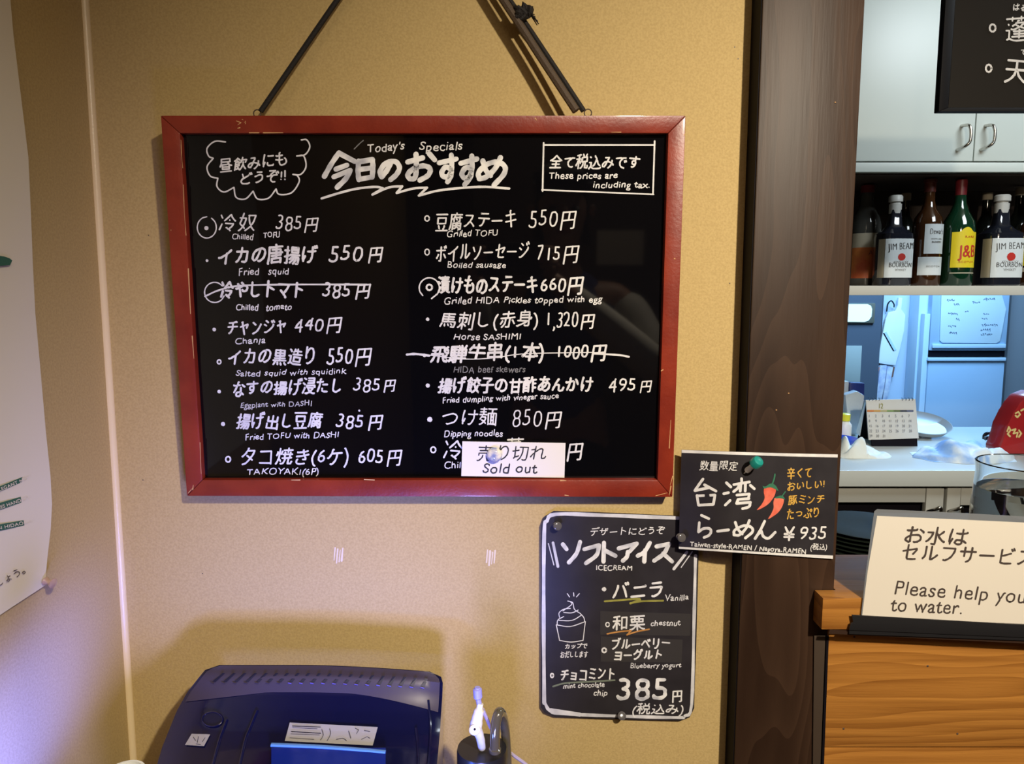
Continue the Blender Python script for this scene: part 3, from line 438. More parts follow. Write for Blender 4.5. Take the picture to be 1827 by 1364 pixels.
class Ink:
    """flat pen strokes collected in a sheet's own 2-D units (y down), laid on the sheet by a mapping"""
    def __init__(s): s.V = []; s.F = []; s.n = 0
    def stroke(s, pts, w, sm=3, taper=0.12, brk=50):
        pts = [(float(a), float(b)) for a, b in pts]
        if len(pts) == 2 and abs(pts[0][0] - pts[1][0]) + abs(pts[0][1] - pts[1][1]) < 1e-6:
            pts = [pts[0], (pts[0][0] + w * .05, pts[0][1])]
        runs = [[pts[0]]]
        for i in range(1, len(pts)):
            runs[-1].append(pts[i])
            if i < len(pts) - 1:
                a = V3((pts[i][0] - pts[i - 1][0], pts[i][1] - pts[i - 1][1], 0)); b = V3((pts[i + 1][0] - pts[i][0], pts[i + 1][1] - pts[i][1], 0))
                if a.length > 0 and b.length > 0 and a.angle(b) > math.radians(brk): runs.append([pts[i]])
        for r in runs:
            p = smoothpath(wrap2(r), sm) if sm and len(r) > 2 else wrap2(r)
            z = 0.00001 + (s.n % 23) * 0.000006; s.n += 1; hw = w / 2; n = len(p)
            L = []; R = []
            for i, q in enumerate(p):
                t = (p[min(i + 1, n - 1)] - p[max(i - 1, 0)])
                t = t.normalized() if t.length > 0 else V3((1, 0, 0))
                k = hw * (1 + taper * math.sin(i * 1.7 + s.n)); nn = V3((-t.y, t.x, 0)) * k
                L.append(q + nn); R.append(q - nn)
            t0 = (p[0] - p[min(1, n - 1)]); t1 = (p[-1] - p[-2])
            def arc(c, a, t):
                t = t.normalized() if t.length else V3((1, 0, 0)); u = (a - c); out = []
                for k in range(1, 4):
                    th = math.pi * k / 4; out.append(c + u * math.cos(th) + t * u.length * math.sin(th))
                return out
            e = arc(p[-1], L[-1], t1); st = arc(p[0], R[0], t0)
            b = len(s.V); s.V += [(q.x, q.y, z) for q in L + R + e + st]
            for i in range(n - 1): s.F.append([b + i, b + i + 1, b + n + i + 1, b + n + i])
            s.F.append([b + n - 1] + [b + 2 * n + k for k in range(3)] + [b + 2 * n - 1])
            s.F.append([b + n] + [b + 2 * n + 3 + k for k in range(3)] + [b])
    def text(s, txt, x0, y0, x1, y1, em, w, slant=0.0, jit=0.02, rise=0.0, sm=2, cap=False):
        """baseline from (x0,y0) to (x1,y1); em = full-width character height"""
        adv = [(GL[c][0] * (1.0 if ord(c) > 255 else 1.06) if c != ' ' else 0.33) for c in txt]; tot = sum(adv)
        d = V3((x1 - x0, y1 - y0, 0)); sx = d.length / tot; dx = d.normalized(); dy = V3((-dx.y, dx.x, 0)); cur = 0.0
        for c, a in zip(txt, adv):
            if c != ' ':
                r = random.Random(hash_(c, cur)); ang = r.uniform(-1, 1) * jit * 2.2; sc = 1 + r.uniform(-1, 1) * jit * 3; oy = r.uniform(-1, 1) * jit * em * 1.5
                sh = slant + r.uniform(-1, 1) * jit * 2
                for st in GL[c][1]:
                    pts = []
                    for k in range(0, len(st), 2):
                        gx = st[k] / 75; gy = st[k + 1] / 75
                        wob = jit * 0.5
                        gx += wob * noise.noise(V3((gx * 3 + cur, gy * 3, ord(c) * .37))); gy += wob * noise.noise(V3((gx * 3, gy * 3 + 9 + cur, ord(c) * .37)))
                        gx += gy * sh - (gx - .5) * ang * 0; gy2 = (gy - .38) * sc + .38 + (gx - .5 * a) * ang
                        q = V3((x0, y0, 0)) + dx * ((cur + gx) * sx) - dy * (gy2 * em - oy)
                        pts.append((q.x, q.y))
                    s.stroke(pts, w, sm)
            cur += a
    def emit(s, name, fn, m, parent, label=None):
        o = mk(name + '_flat', [fn(*v) for v in s.V], s.F, m, parent); o.name = name; o.data.name = name
        if label: o['label'] = label
        s.V = []; s.F = []; return o
def hash_(c, cur): return int(ord(c) * 131 + cur * 977)
# ================================================================== SETTING
XL = (P(152, 0, 0).x + P(233, 1330, 0).x) / 2          # left wall plane
XPL = (P(1365, 0, -0.036).x + P(1328, 800, -0.036).x) / 2
XPR = (P(1548, 0, -0.036).x + P(1497, 800, -0.036).x) / 2
YF, YB, ZC = -2.7, 4.2, 2.46
struct(box('floor', (XL - .1, YF - .1, -0.1), (3.6, YB + .2, 0), M_FLOOR))
struct(box('ceiling', (XL - .1, YF - .1, ZC), (3.6, YB + .2, ZC + .1), M_CEIL))
struct(box('wall_back', (XL - .1, 0, 0), (XPL + .002, 0.12, ZC), M_WALL))
struct(box('wall_left', (XL - .1, YF, 0), (XL, 0, ZC), M_WALL))
struct(box('wall_front', (XL - .1, YF - .1, 0), (3.6, YF, ZC), M_DARKWALL))
struct(box('wall_right', (3.5, YF, 0), (3.6, YB, ZC), M_DARKWALL))
M_COVE = mat('highlit_corner_bead', (0.80, 0.64, 0.38), 0.30, bump=0.1, bscale=300)  # lighter than the wallpaper: the corner's highlight is put into the colour
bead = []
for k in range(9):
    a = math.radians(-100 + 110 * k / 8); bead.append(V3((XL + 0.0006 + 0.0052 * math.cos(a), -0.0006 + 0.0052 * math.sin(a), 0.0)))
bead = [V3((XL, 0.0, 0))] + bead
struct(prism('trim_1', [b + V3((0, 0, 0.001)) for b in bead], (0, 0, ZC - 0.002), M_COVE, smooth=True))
post = struct(box('trim_2', (XPL, -0.036, 0), (XPR, 0.10, ZC), M_POST, bev=0.0015))
post['label'] = 'dark stained wooden post between wall and counter'
struct(box('post_shade_strip', (XPL - .0010, -0.0335, 0), (XPL, -0.0002, ZC), M_GAP))  # black strip added where the post's side face lies in shade
# small nail heads / knots in the post
for i, (px, py) in enumerate([(1490, 183), (1407, 702), (1385, 732)]):
    q = P(px, py, -0.0362)
    lathe('nail_head', [(0.0009, -0.0004), (0.0008, 0.0006)], q, M_CHIPGLINT, post, 8).rotation_euler = (0, 0, 0)

# ================================================================== MENU BOARD
A = P(913, 887, -0.024); B = P(913, 206, -0.046)
BD = (B - A).normalized(); BN = V3((1, 0, 0)).cross(BD).normalized()
if BN.y > 0: BN = -BN
def bp(px, py, off=0.0): return PL(px, py, A + BN * off, BN)
O_ = [(286, 206), (1224, 206), (1200, 888), (333, 886)]
I_ = [(321, 238), (1192, 238), (1173, 857), (361, 857)]
board = thing('menu_board', 'large glossy black menu board in a red wooden frame with white handwriting', 'menu board', bp(766, 887) + V3((0, .01, 0)))
RT = 0.020
for k in range(4):
    a, b2 = O_[k], O_[(k + 1) % 4]; c, d = I_[(k + 1) % 4], I_[k]
    prism('frame_rail', [bp(*a), bp(*b2), bp(*c), bp(*d)], -BN * RT, M_FRAME, board, bev=0.0016)
    # worn inner lip and its highlight are drawn among the strokes below
PO = -0.009
pan = prism('black_panel', [bp(x, y, PO) for x, y in [(314, 232), (1199, 232), (1180, 863), (354, 863)]], -BN * 0.006, M_PANEL, board)
bpin = lambda x, y, z=0: bp(x, y, PO + 0.00025) + BN * z
# screw eyes
for px, py in [(459, 203), (1049, 202)]:
    c = bp(px, py + 1, -RT / 2)
    ring = [c + V3((0.0042 * math.cos(t), 0.0, 0.0008 + 0.0042 * math.sin(t))) for t in [math.pi * 2 * k / 12 for k in range(13)]]
    tube('screw_eye', ring, 0.0007, M_CORDB, board, 6, 0)
ink = Ink()
chip = Ink()
for pts in [[(422, 216), (430, 219), (424, 223)], [(432, 213), (434, 214)], [(436, 219), (438, 216), (438, 221)], [(424, 229), (428, 228)],
            [(445, 237), (462, 237)], [(470, 237), (505, 237)], [(955, 211), (958, 215)], [(1016, 236), (1036, 236)], [(1090, 236), (1108, 236)],
            [(323, 250), (324, 275), (326, 300)], [(327, 330), (329, 380), (332, 420)], [(336, 480), (340, 560)], [(343, 600), (346, 640)], [(357, 790), (359, 846)],  # left inner edge: wear together with a painted highlight
            [(343, 872), (336, 880)], [(345, 866), (344, 874)], [(1203, 461), (1204, 462)], [(1180, 662), (1183, 660)], [(1197, 868), (1194, 884)], [(1200, 850), (1196, 866)],
            [(1190, 880), (1170, 885)], [(1015, 885), (1008, 884)], [(520, 857), (535, 857)], [(650, 856), (668, 857)], [(1000, 858), (1010, 858)], [(1221, 240), (1220, 243)], [(305, 410), (305, 412)], [(1197, 750), (1194, 800)]]:
    chip.stroke(pts, 0.9 if len(pts) > 2 else 1.3, 2, 0.6)
tag(chip.emit('chips_and_glints', lambda x, y, z: bp(x, y, 0.0002) + BN * z, M_CHIPGLINT, board), None, None, kind='stuff')
# ---- bold title (traced pen strokes)
def zs(strokes, ox, oy, k, w, sm=5):
    for s_ in strokes: ink.stroke([(ox + a / k, oy + b2 / k) for a, b2 in s_], w, sm, 0.06, 85)
zs([[(95, 380), (160, 265), (228, 165)], [(228, 170), (370, 245)], [(200, 315), (300, 278)], [(180, 385), (330, 325), (290, 400), (210, 480)],
    [(405, 240), (400, 330), (407, 412)], [(405, 248), (530, 228)], [(530, 228), (535, 300), (528, 388)], [(410, 318), (525, 303)], [(407, 408), (528, 385)],
    [(702, 245), (662, 325), (614, 385), (600, 335), (650, 262), (735, 245), (775, 298), (750, 360), (695, 410)],
    [(850, 250), (985, 212)], [(925, 180), (928, 300), (915, 392), (868, 400), (852, 360), (905, 310), (990, 285), (1052, 310), (1035, 370), (960, 415)], [(1045, 175), (1095, 232)],
    [(1135, 258), (1290, 222)], [(1245, 185), (1248, 300), (1225, 370), (1180, 385), (1158, 345), (1195, 295), (1240, 320), (1240, 375), (1210, 430)],
    [(1330, 262), (1475, 222)], [(1430, 195), (1432, 300), (1410, 375), (1365, 395), (1340, 355), (1378, 300), (1425, 320), (1415, 390), (1365, 455)],
    [(1530, 240), (1555, 320), (1600, 375)], [(1690, 210), (1640, 310), (1560, 385), (1498, 402), (1492, 345), (1560, 275), (1660, 250), (1728, 290), (1720, 360), (1630, 460)]],
   560, 240, 5.075, 9.2)
ink.emit('bold_lettering', bpin, M_BOLD, board)
zs([[(70, 580), (250, 525), (400, 490), (560, 475), (625, 488)], [(625, 488), (530, 545)], [(530, 545), (680, 480), (800, 470)], [(800, 470), (750, 530)], [(750, 530), (900, 490), (1025, 482)],
    [(1025, 482), (950, 555)], [(950, 555), (1150, 505), (1500, 475), (1770, 490)]], 560, 240, 5.075, 4.2)
zs([[(520, 268), (450, 265), (400, 310), (410, 360), (440, 375)], [(440, 375), (400, 430), (420, 490), (470, 505)], [(470, 505), (465, 560), (510, 595), (575, 565)],
    [(575, 565), (590, 630), (650, 640), (700, 590)], [(700, 590), (730, 640), (800, 635), (850, 575)], [(850, 575), (870, 610), (950, 600), (1000, 530), (990, 490), (960, 480)],
    [(960, 480), (1010, 480), (1045, 430), (1030, 360), (985, 360)], [(985, 360), (1040, 350), (1070, 300), (1050, 255), (1015, 255)]], 260, 180, 3.654, 2.6)
for s_ in [[(970, 255), (968, 341)], [(970, 259), (1168, 259)], [(1168, 252), (1165, 347)], [(967, 339), (1166, 347)]]: ink.stroke(s_, 2.8)
ink.emit('drawn_borders', bpin, M_CHALK, board)
def T(*a, **k): ink.text(*a[:6], a[6] * (.88 if a[6] < 4 else .94), **{**dict(slant=0.16, jit=0.042), **k})
T('昼飲みにも', 391, 308, 515, 291, 27, 3.2); ink.emit('heading_lettering', bpin, M_CHALK, board)
T('どうぞ!!', 425, 331, 512, 321, 25, 3.2); ink.emit('heading_lettering', bpin, M_CHALK, board)
T("Today's", 655, 272, 722, 268, 22, 2.4); ink.emit('heading_lettering', bpin, M_CHALK, board)
T('Specials', 747, 269, 826, 267, 22, 2.4); ink.emit('heading_lettering', bpin, M_CHALK, board)
T('全て税込みです', 979, 299, 1142, 300, 26, 3.2); ink.emit('heading_lettering', bpin, M_CHALK, board)
T('These prices are', 979, 319, 1102, 319, 17, 2.2); ink.emit('heading_lettering', bpin, M_CHALK, board)
T('including tax.', 1057, 335, 1160, 335, 16, 2.2); ink.emit('heading_lettering', bpin, M_CHALK, board)
def ringmark(x, y, rx, ry, w, a0=0, a1=360):
    ink.stroke([(x + rx * math.cos(math.radians(t)), y + ry * math.sin(math.radians(t))) for t in range(a0, a1 + 1, 30)], w, 3)
def row(*items):
    for it in items:
        nm = {'dot': 'bullet_mark', 'ring': 'drawn_circle', 'line': 'strike_line'}.get(it[0], 'price_lettering' if it[0][0] in '13456789円' else 'item_lettering')
        if it[0] == 'dot': ink.stroke([(it[1], it[2]), (it[1] + .3, it[2] + .3)], it[3])
        elif it[0] == 'ring': ringmark(*it[1:])
        elif it[0] == 'line': ink.stroke(it[1], it[2], 4)
        else: T(*it)
        ink.emit(nm, bpin, M_CHALK, board)
row(('冷奴', 388, 412, 456, 411, 34, 3.2), ('385', 490, 411, 540, 409, 37, 3.2), ('円', 541, 410, 567, 410, 27, 3.0), ('ring', 369, 406, 17, 19, 2.2, -60, 280), ('dot', 368, 407, 7))
row(('イカの唐揚げ', 386, 472, 565, 467, 37, 4.2), ('550', 585, 466, 648, 465, 38, 4.0), ('円', 655, 464, 682, 464, 29, 3.6), ('dot', 369, 465, 5))
row(('冷やしトマト', 392, 532, 543, 528, 34, 4.2), ('385', 573, 531, 627, 529, 36, 3.8), ('円', 632, 529, 660, 529, 28, 3.6), ('ring', 383, 522, 18, 18, 2.2, 20, 330),
    ('line', [(366, 529), (391, 518), (430, 510), (520, 508), (655, 508)], 3.0))
row(('チャンジャ', 403, 597, 512, 592, 31, 3.6), ('440', 523, 592, 578, 590, 32, 3.6), ('円', 580, 590, 609, 590, 30, 3.4), ('dot', 382, 588, 7))
row(('イカの黒造り', 404, 651, 565, 648, 35, 3.8), ('550', 582, 649, 630, 648, 39, 3.8), ('円', 631, 648, 662, 648, 34, 3.6), ('ring', 391, 646, 3.2, 3.6, 2.6))
row(('なすの揚げ浸たし', 412, 705, 612, 699, 30, 3.8), ('385', 628, 699, 680, 697, 33, 3.2), ('円', 683, 696, 705, 696, 23, 2.8), ('dot', 391, 699, 6))
row(('揚げ出し豆腐', 420, 765, 574, 762, 31, 3.8), ('385', 597, 764, 650, 763, 34, 3.6), ('円', 655, 763, 682, 763, 28, 3.4), ('dot', 398, 757, 7), ('dot', 641, 733, 3.5))
row(('タコ焼き(6ケ)', 425, 829, 624, 826, 33, 3.6), ('605', 637, 828, 685, 827, 37, 3.6), ('円', 688, 827, 716, 827, 30, 3.4), ('ring', 407, 820, 4.2, 4.8, 2.8))
row(('豆腐ステーキ', 775, 408, 923, 405, 34, 3.2), ('550', 942, 405, 996, 403, 41, 3.2), ('円', 997, 404, 1027, 404, 35, 3.2), ('ring', 762, 390, 4, 4.6, 2.4))
row(('ボイルソーセージ', 776, 465, 944, 461, 35, 3.2), ('715', 956, 466, 1001, 464, 38, 3.2), ('円', 1002, 465, 1032, 465, 34, 3.2), ('ring', 762, 450, 4, 5.2, 2.2))
row(('漬けものステーキ', 780, 524, 960, 520, 35, 4.2), ('660', 962, 521, 1010, 520, 36, 3.8), ('円', 1010, 521, 1040, 521, 34, 4.0), ('ring', 766, 514, 18, 18, 2.4, 130, 400), ('ring', 766, 513, 5, 5, 3.2), ('line', [(780, 525), (770, 533)], 2.4))
row(('馬刺し(赤身)', 782, 585, 962, 582, 33, 3.4), ('1,320', 972, 585, 1032, 583, 38, 3.2), ('円', 1034, 583, 1060, 583, 28, 3.2), ('dot', 763, 570, 6))
row(('飛騨牛串(1本)', 766, 643, 972, 640, 33, 4.4), ('1000', 990, 641, 1050, 639, 32, 3.8), ('円', 1052, 640, 1081, 640, 31, 4.0), ('dot', 757, 634, 6),
    ('line', [(726, 633), (745, 632), (775, 635), (830, 641), (880, 639), (930, 632), (1000, 630), (1060, 629)], 1.6), ('line', [(1060, 631), (1105, 634), (1122, 637)], 3.4), ('line', [(726, 633), (742, 632), (766, 635)], 4.0))
row(('揚げ餃子の甘酢あんかけ', 780, 701, 1058, 697, 30, 4.0), ('495', 1084, 699, 1136, 697, 34, 3.4), ('円', 1140, 697, 1162, 697, 22, 2.8), ('dot', 763, 688, 8))
row(('つけ麺', 784, 760, 887, 757, 34, 3.0), ('850', 912, 762, 968, 760, 42, 2.8), ('円', 970, 760, 1001, 760, 32, 3.2), ('dot', 767, 749, 9))
row(('冷', 788, 819, 826, 819, 38, 3.6), ('葛', 900, 812, 934, 812, 33, 3.4), ('円', 1009, 817, 1039, 817, 33, 3.6), ('ring', 773, 803, 4.4, 5, 2.6))
for a in [('Chilled', 413, 428, 452, 428, 15), ('TOFU', 470, 425, 500, 424, 15), ('Fried', 425, 491, 463, 490, 18), ('squid', 478, 490, 516, 489, 17), ('Chilled', 420, 555, 461, 554, 16),
          ('tomato', 474, 554, 521, 552, 16), ('Chanja', 418, 616, 474, 612, 16), ('Salted squid with squidink', 420, 672, 617, 667, 15), ('Fried TOFU with DASHI', 437, 785, 605, 781, 15),
          ('TAKOYAKI(6P)', 440, 848, 570, 847, 16), ('Grilled TOFU', 796, 422, 889, 421, 15), ('Boiled sausage', 797, 478, 903, 478, 15), ('Grilled HIDA Pickles topped with egg', 791, 542, 1074, 540, 16.5),
          ('Horse SASHIMI', 808, 607, 930, 606, 16), ('Fried dumpling with vinegar sauce', 789, 719, 997, 711, 14), ('Dipping noodles', 791, 780, 897, 778, 16), ('Chil', 791, 838, 823, 837, 19)]:
    T(*a, 2.0 if a[5] > 15.5 else 1.8, jit=0.05)
    ink.emit('small_lettering', bpin, M_CHALK, board)
T('Eggplant with DASHI', 428, 729, 557, 724, 14, 1.7, jit=0.05)
ink.emit('thin_lettering', bpin, M_CHALKM, board)
ink.stroke([(632, 266), (642, 256), (648, 251)], 2.0); ink.emit('faded_smear', bpin, M_CHALKF, board)
T('HIDA beef skewers', 808, 666, 938, 664, 17, 1.8)
ink.emit('faded_lettering', bpin, M_CHALKF, board, 'faint rubbed-out grey lettering')
# ---- sold-out card
card = thing('sold_out_card', 'white card reading Sold out held on the lower edge of the menu board', 'card', bp(915, 853, PO + .001))
cc = [(825, 788), (1009, 791), (1007, 853), (823, 850)]
prism('card_sheet', [bp(x, y, PO + 0.0042) for x, y in cc], -BN * 0.0006, M_CARD, card)
cm = lambda x, y, z=0: bp(x, y, PO + 0.0044) + BN * z
T('売り切れ', 849, 821, 974, 819, 31, 2.6, jit=.03); ink.emit('black_lettering', cm, M_INK, card); T('Sold out', 860, 845, 958, 844, 25, 2.8, jit=.02)
ink.emit('black_lettering', cm, M_INK, card)
M_MARB = mat('blue_white_glass_marble', (0.25, 0.30, 0.55), 0.05, col2=(0.85, 0.80, 0.70), nscale=70, coat=1.0, ramp=(0.42, 0.55))
mc = bp(882, 812, PO + 0.0052)
Vs = []; Fs = []
u_, v_ = V3((1, 0, 0)), BD; R_ = 0.0095
prof = [(1.0, 0.0), (1.0, 0.25), (0.92, 0.5), (0.75, 0.72), (0.5, 0.88), (0.25, 0.96)]
for r, h in prof:
    for k in range(20): a = 2 * math.pi * k / 20; Vs.append(mc + u_ * math.cos(a) * r * R_ + v_ * math.sin(a) * r * R_ + BN * h * R_ * 0.7)
for i in range(5):
    for k in range(20): Fs.append([i * 20 + k, i * 20 + (k + 1) % 20, (i + 1) * 20 + (k + 1) % 20, (i + 1) * 20 + k])
Fs.append(list(range(20))[::-1]); Fs.append([100 + k for k in range(20)])
tag(mk('magnet', Vs, Fs, M_MARB, smooth=True), 'round glossy blue and white magnet holding the sold out card', 'magnet')
# ---- hanging cord
cord = thing('picture_cord', 'black cord holding the menu board, knotted at upper right', 'cord', P(750, -150, -0.012))
nail = P(752, -215, -0.012)
tube('cord_strand', [bp(465, 199, -0.010), P(530, 104, -.030), P(603, -2, -0.022), nail], 0.0031, M_CORD, cord, 8, 4)
tube('cord_strand', [bp(1041, 198, -0.012), P(975, 98, -.026), P(909, 0, -0.022), nail + V3((.004, 0, 0))], 0.0031, M_CORD, cord, 8, 4)
tube('cord_strand', [bp(1028, 198, -0.006), P(962, 98, -.032), P(898, 0, -0.029), nail + V3((-.002, -.006, 0))], 0.0046, M_CORDB, cord, 8, 4)['label'] = 'brown cord strand'
kc = P(933, 22, -0.030); kp = []
rr = random.Random(4)
for k in range(26): kp.append(kc + V3((rr.uniform(-.0095, .0095) + .001, rr.uniform(-.006, .006), rr.uniform(-.0085, .0085))))
kp = [P(915, 12, -.026)] + kp
tube('cord_knot', kp, 0.0028, M_CORD, cord, 7, 4)
for k in range(10):
    s0 = kc + V3((.008, 0, -.002)); tube('cord_fray', [s0, s0 + V3((rr.uniform(.003, .010), rr.uniform(-.003, .003), rr.uniform(-.011, .004)))], 0.0006, M_CORD, cord, 5, 0) if k < 6 else None
lathe('wall_nail', [(0.002, 0), (0.002, 0.004)], nail + V3((0, .004, 0)), M_CHROME, cord, 8)

# ================================================================== ICE CREAM SIGN
YS = -0.0045
ip = lambda x, y, z=0: P(x, y, YS - 0.0012 - z)
out = [(965, 1262), (965, 938), (971, 922), (988, 912), (1060, 914), (1200, 920), (1232, 928), (1246, 942), (1246, 991), (1242, 1150), (1238, 1264), (1230, 1280), (1214, 1286), (1100, 1283), (990, 1279), (972, 1272)]
ice = thing('ice_cream_sign', 'upright black rounded sign with silver border listing soft ice cream flavours', 'sign', P(1105, 1284, YS))
prism('sign_card', [P(x, y, YS) for x, y in out], (0, -0.001, 0), M_SLATE, ice)
ink.stroke([(971, 1255), (970, 1100), (971, 950), (976, 930), (992, 918), (1080, 920), (1213, 925)], 6.5, 4, 0.1)
ink.stroke([(1241, 992), (1238, 1120), (1234, 1258), (1222, 1278), (1205, 1281), (1090, 1278), (1000, 1274), (980, 1268), (971, 1252)], 5.5, 4, 0.15)
ink.stroke([(982, 1268), (1035, 1276)], 8)
zs([[(125, 235), (155, 380)], [(940, 292), (860, 395)]], 950, 900, 3.41, 5.0)
zs([[(97, 240), (130, 370)], [(972, 290), (905, 385)]], 950, 900, 3.41, 1.8)
ink.emit('silver_border', ip, M_SILVER, ice)
zs([[(185, 245), (208, 275)], [(290, 230), (268, 300), (222, 355)], [(315, 275), (405, 250)], [(405, 250), (390, 310), (325, 360)], [(435, 235), (432, 350)], [(440, 282), (505, 315)],
    [(525, 270), (635, 240), (590, 290)], [(580, 290), (575, 320), (550, 345)], [(715, 235), (682, 290), (640, 315)], [(685, 280), (680, 350)], [(755, 258), (830, 243), (800, 300), (740, 345)], [(795, 300), (850, 350)]],
   950, 900, 3.41, 7.4)
ink.emit('bold_lettering', ip, M_BOLD, ice)
T('385', 1097, 1250, 1196, 1248, 55, 7.0, jit=.01, slant=.05); ink.emit('bold_lettering', ip, M_BOLD, ice)
T('デザートにどうぞ', 1051, 956, 1187, 953, 16, 1.8); ink.emit('white_lettering', ip, M_CHALK, ice)
T('ICECREAM', 1063, 1018, 1129, 1018, 13, 1.9, slant=.05); ink.emit('white_lettering', ip, M_CHALK, ice)
T('バニラ', 1090, 1068, 1186, 1065, 31, 4.2, slant=.15); ink.stroke([(1077, 1052), (1078, 1052)], 7); ink.emit('white_lettering', ip, M_CHALK, ice)
T('Vanilla', 1186, 1073, 1229, 1071, 15, 1.8); ink.emit('white_lettering', ip, M_CHALK, ice)
T('和栗', 1092, 1124, 1152, 1123, 29, 3.4, slant=.05); ringmark(1084, 1115, 3.2, 3.8, 2); ink.emit('white_lettering', ip, M_CHALK, ice)
T('chestnut', 1160, 1118, 1214, 1116, 14, 1.8); ink.emit('white_lettering', ip, M_CHALK, ice)
T('ブルーベリー', 1088, 1159, 1197, 1156, 22, 3.2); ink.emit('white_lettering', ip, M_CHALK, ice); T('ヨーグルト', 1093, 1178, 1182, 1176, 21, 3.4); ringmark(1078, 1161, 3.6, 3.8, 3); ink.emit('white_lettering', ip, M_CHALK, ice)
T('Blueberry yogurt', 1124, 1193, 1215, 1192, 12.5, 1.6); ink.emit('white_lettering', ip, M_CHALK, ice)
T('チョコミント', 998, 1215, 1098, 1211, 25, 3.2); ringmark(985, 1206, 2.6, 3.6, 2.6); ink.emit('white_lettering', ip, M_CHALK, ice)
T('mint chocolate', 1004, 1229, 1079, 1226, 13, 1.6); ink.emit('white_lettering', ip, M_CHALK, ice); T('chip', 1058, 1242, 1084, 1242, 15, 1.8); ink.emit('white_lettering', ip, M_CHALK, ice)
T('円', 1198, 1250, 1218, 1250, 22, 3.0, slant=0); ink.emit('white_lettering', ip, M_CHALK, ice); T('(税込み)', 1126, 1274, 1220, 1273, 20, 2.6); ink.emit('white_lettering', ip, M_CHALK, ice)
zs([[(145, 735), (165, 830)], [(165, 830), (235, 840), (308, 830)], [(308, 830), (322, 715)], [(145, 735), (230, 745), (322, 715)], [(150, 735), (155, 705), (190, 685)], [(165, 690), (162, 662), (190, 640), (230, 635)],
    [(185, 650), (238, 612), (232, 596), (215, 590)], [(215, 590), (245, 600), (255, 640), (290, 665)], [(290, 665), (312, 690), (318, 715)], [(160, 708), (240, 708), (300, 675)], [(190, 660), (240, 662), (278, 645)],
    [(212, 545), (225, 565)], [(250, 540), (252, 560)], [(285, 545), (268, 565)]], 950, 900, 3.41, 1.5, 4); ink.emit('cup_drawing', ip, M_CHALK, ice)
T('カップで', 1007, 1159, 1048, 1157, 11, 1.6); ink.emit('white_lettering', ip, M_CHALK, ice); T('おだしします', 999, 1174, 1049, 1172, 12, 1.6)
ink.emit('white_lettering', ip, M_CHALK, ice)
zs([[(440, 592), (530, 585), (640, 577), (655, 582), (595, 605)], [(595, 603), (660, 592), (795, 588)]], 950, 900, 3.41, 3.4); ink.emit('olive_underline', ip, M_OLIVE, ice)
zs([[(455, 790), (520, 778), (600, 770)], [(600, 770), (575, 797)], [(575, 795), (640, 775), (710, 762)]], 950, 900, 3.41, 2.6); ink.emit('orange_underline', ip, M_ORCH, ice)
zs([[(125, 1110), (200, 1090), (320, 1083), (500, 1072)]], 950, 900, 3.41, 3.0); ink.emit('green_underline', ip, M_MINT, ice)
M_TAPE = mat('grey_black_tape', (0.034, 0.031, 0.033), 0.5)
for q in [[(1071, 1091), (1233, 1096), (1231, 1135), (1071, 1133)], [(1072, 1136), (1218, 1142), (1216, 1183), (1072, 1181)]]:
    prism('tape_patch', [P(x, y, YS - .001) for x, y in q], (0, -.00012, 0), M_TAPE, ice)

# ================================================================== RAMEN SIGN (pinned on the post)
YR = -0.0385
ram = thing('ramen_sign', 'black landscape sign with red chillies and Taiwan ramen price, pinned to dark post', 'sign', P(1350, 992, YR))
def ry(x):
    t = min(1, max(0, (x - 1205) / (1318 - 1205))); return -0.013 + (YR + 0.013) * (t * t * (3 - 2 * t)) ** .7
rp = lambda x, y, z=0: P(x, y, ry(x) - 0.0012 - z)
def bent(nm, m, x0t, x1t, x0b, x1b, ft, fb, off, th=.0005, n=28):
    Vs = []; Fs = []
    for i in range(n + 1):
        t = i / n; xt = x0t + (x1t - x0t) * t; xb_ = x0b + (x1b - x0b) * t
        for x, y in ((xt, ft(t)), (xb_, fb(t))): Vs.append(P(x, y, ry(x) - off)); Vs.append(P(x, y, ry(x) - off) + V3((0, th, 0)))
    for i in range(n):
        a = i * 4; b = a + 4; Fs += [[a, b, b + 2, a + 2], [a + 1, a + 3, b + 3, b + 1], [a, a + 1, b + 1, b], [a + 2, b + 2, b + 3, a + 3]]
    Fs += [[0, 2, 3, 1], [n * 4, n * 4 + 1, n * 4 + 3, n * 4 + 2]]
    return mk(nm, Vs, Fs, m, ram, True)
bent('sign_card', M_SLATE, 1216, 1495, 1211, 1486, lambda t: 803 + 11 * t - 3 * t * t, lambda t: 980 + 18 * t, .001, .0008)
bent('white_edge', M_CHALK, 1216.3, 1494.7, 1216.2, 1494.5, lambda t: 803.3 + 11 * t - 3 * t * t, lambda t: 808.3 + 11 * t - 2.5 * t * t, .00125, .0002)
bent('white_edge', M_CHALK, 1211.2, 1486.2, 1211.1, 1486, lambda t: 976 + 20 * t - 4 * t * t, lambda t: 979.8 + 18 * t, .00125, .0002)
zr = lambda st, w_, sm=5: zs(st, 1190, 780, 5.373, w_, sm)
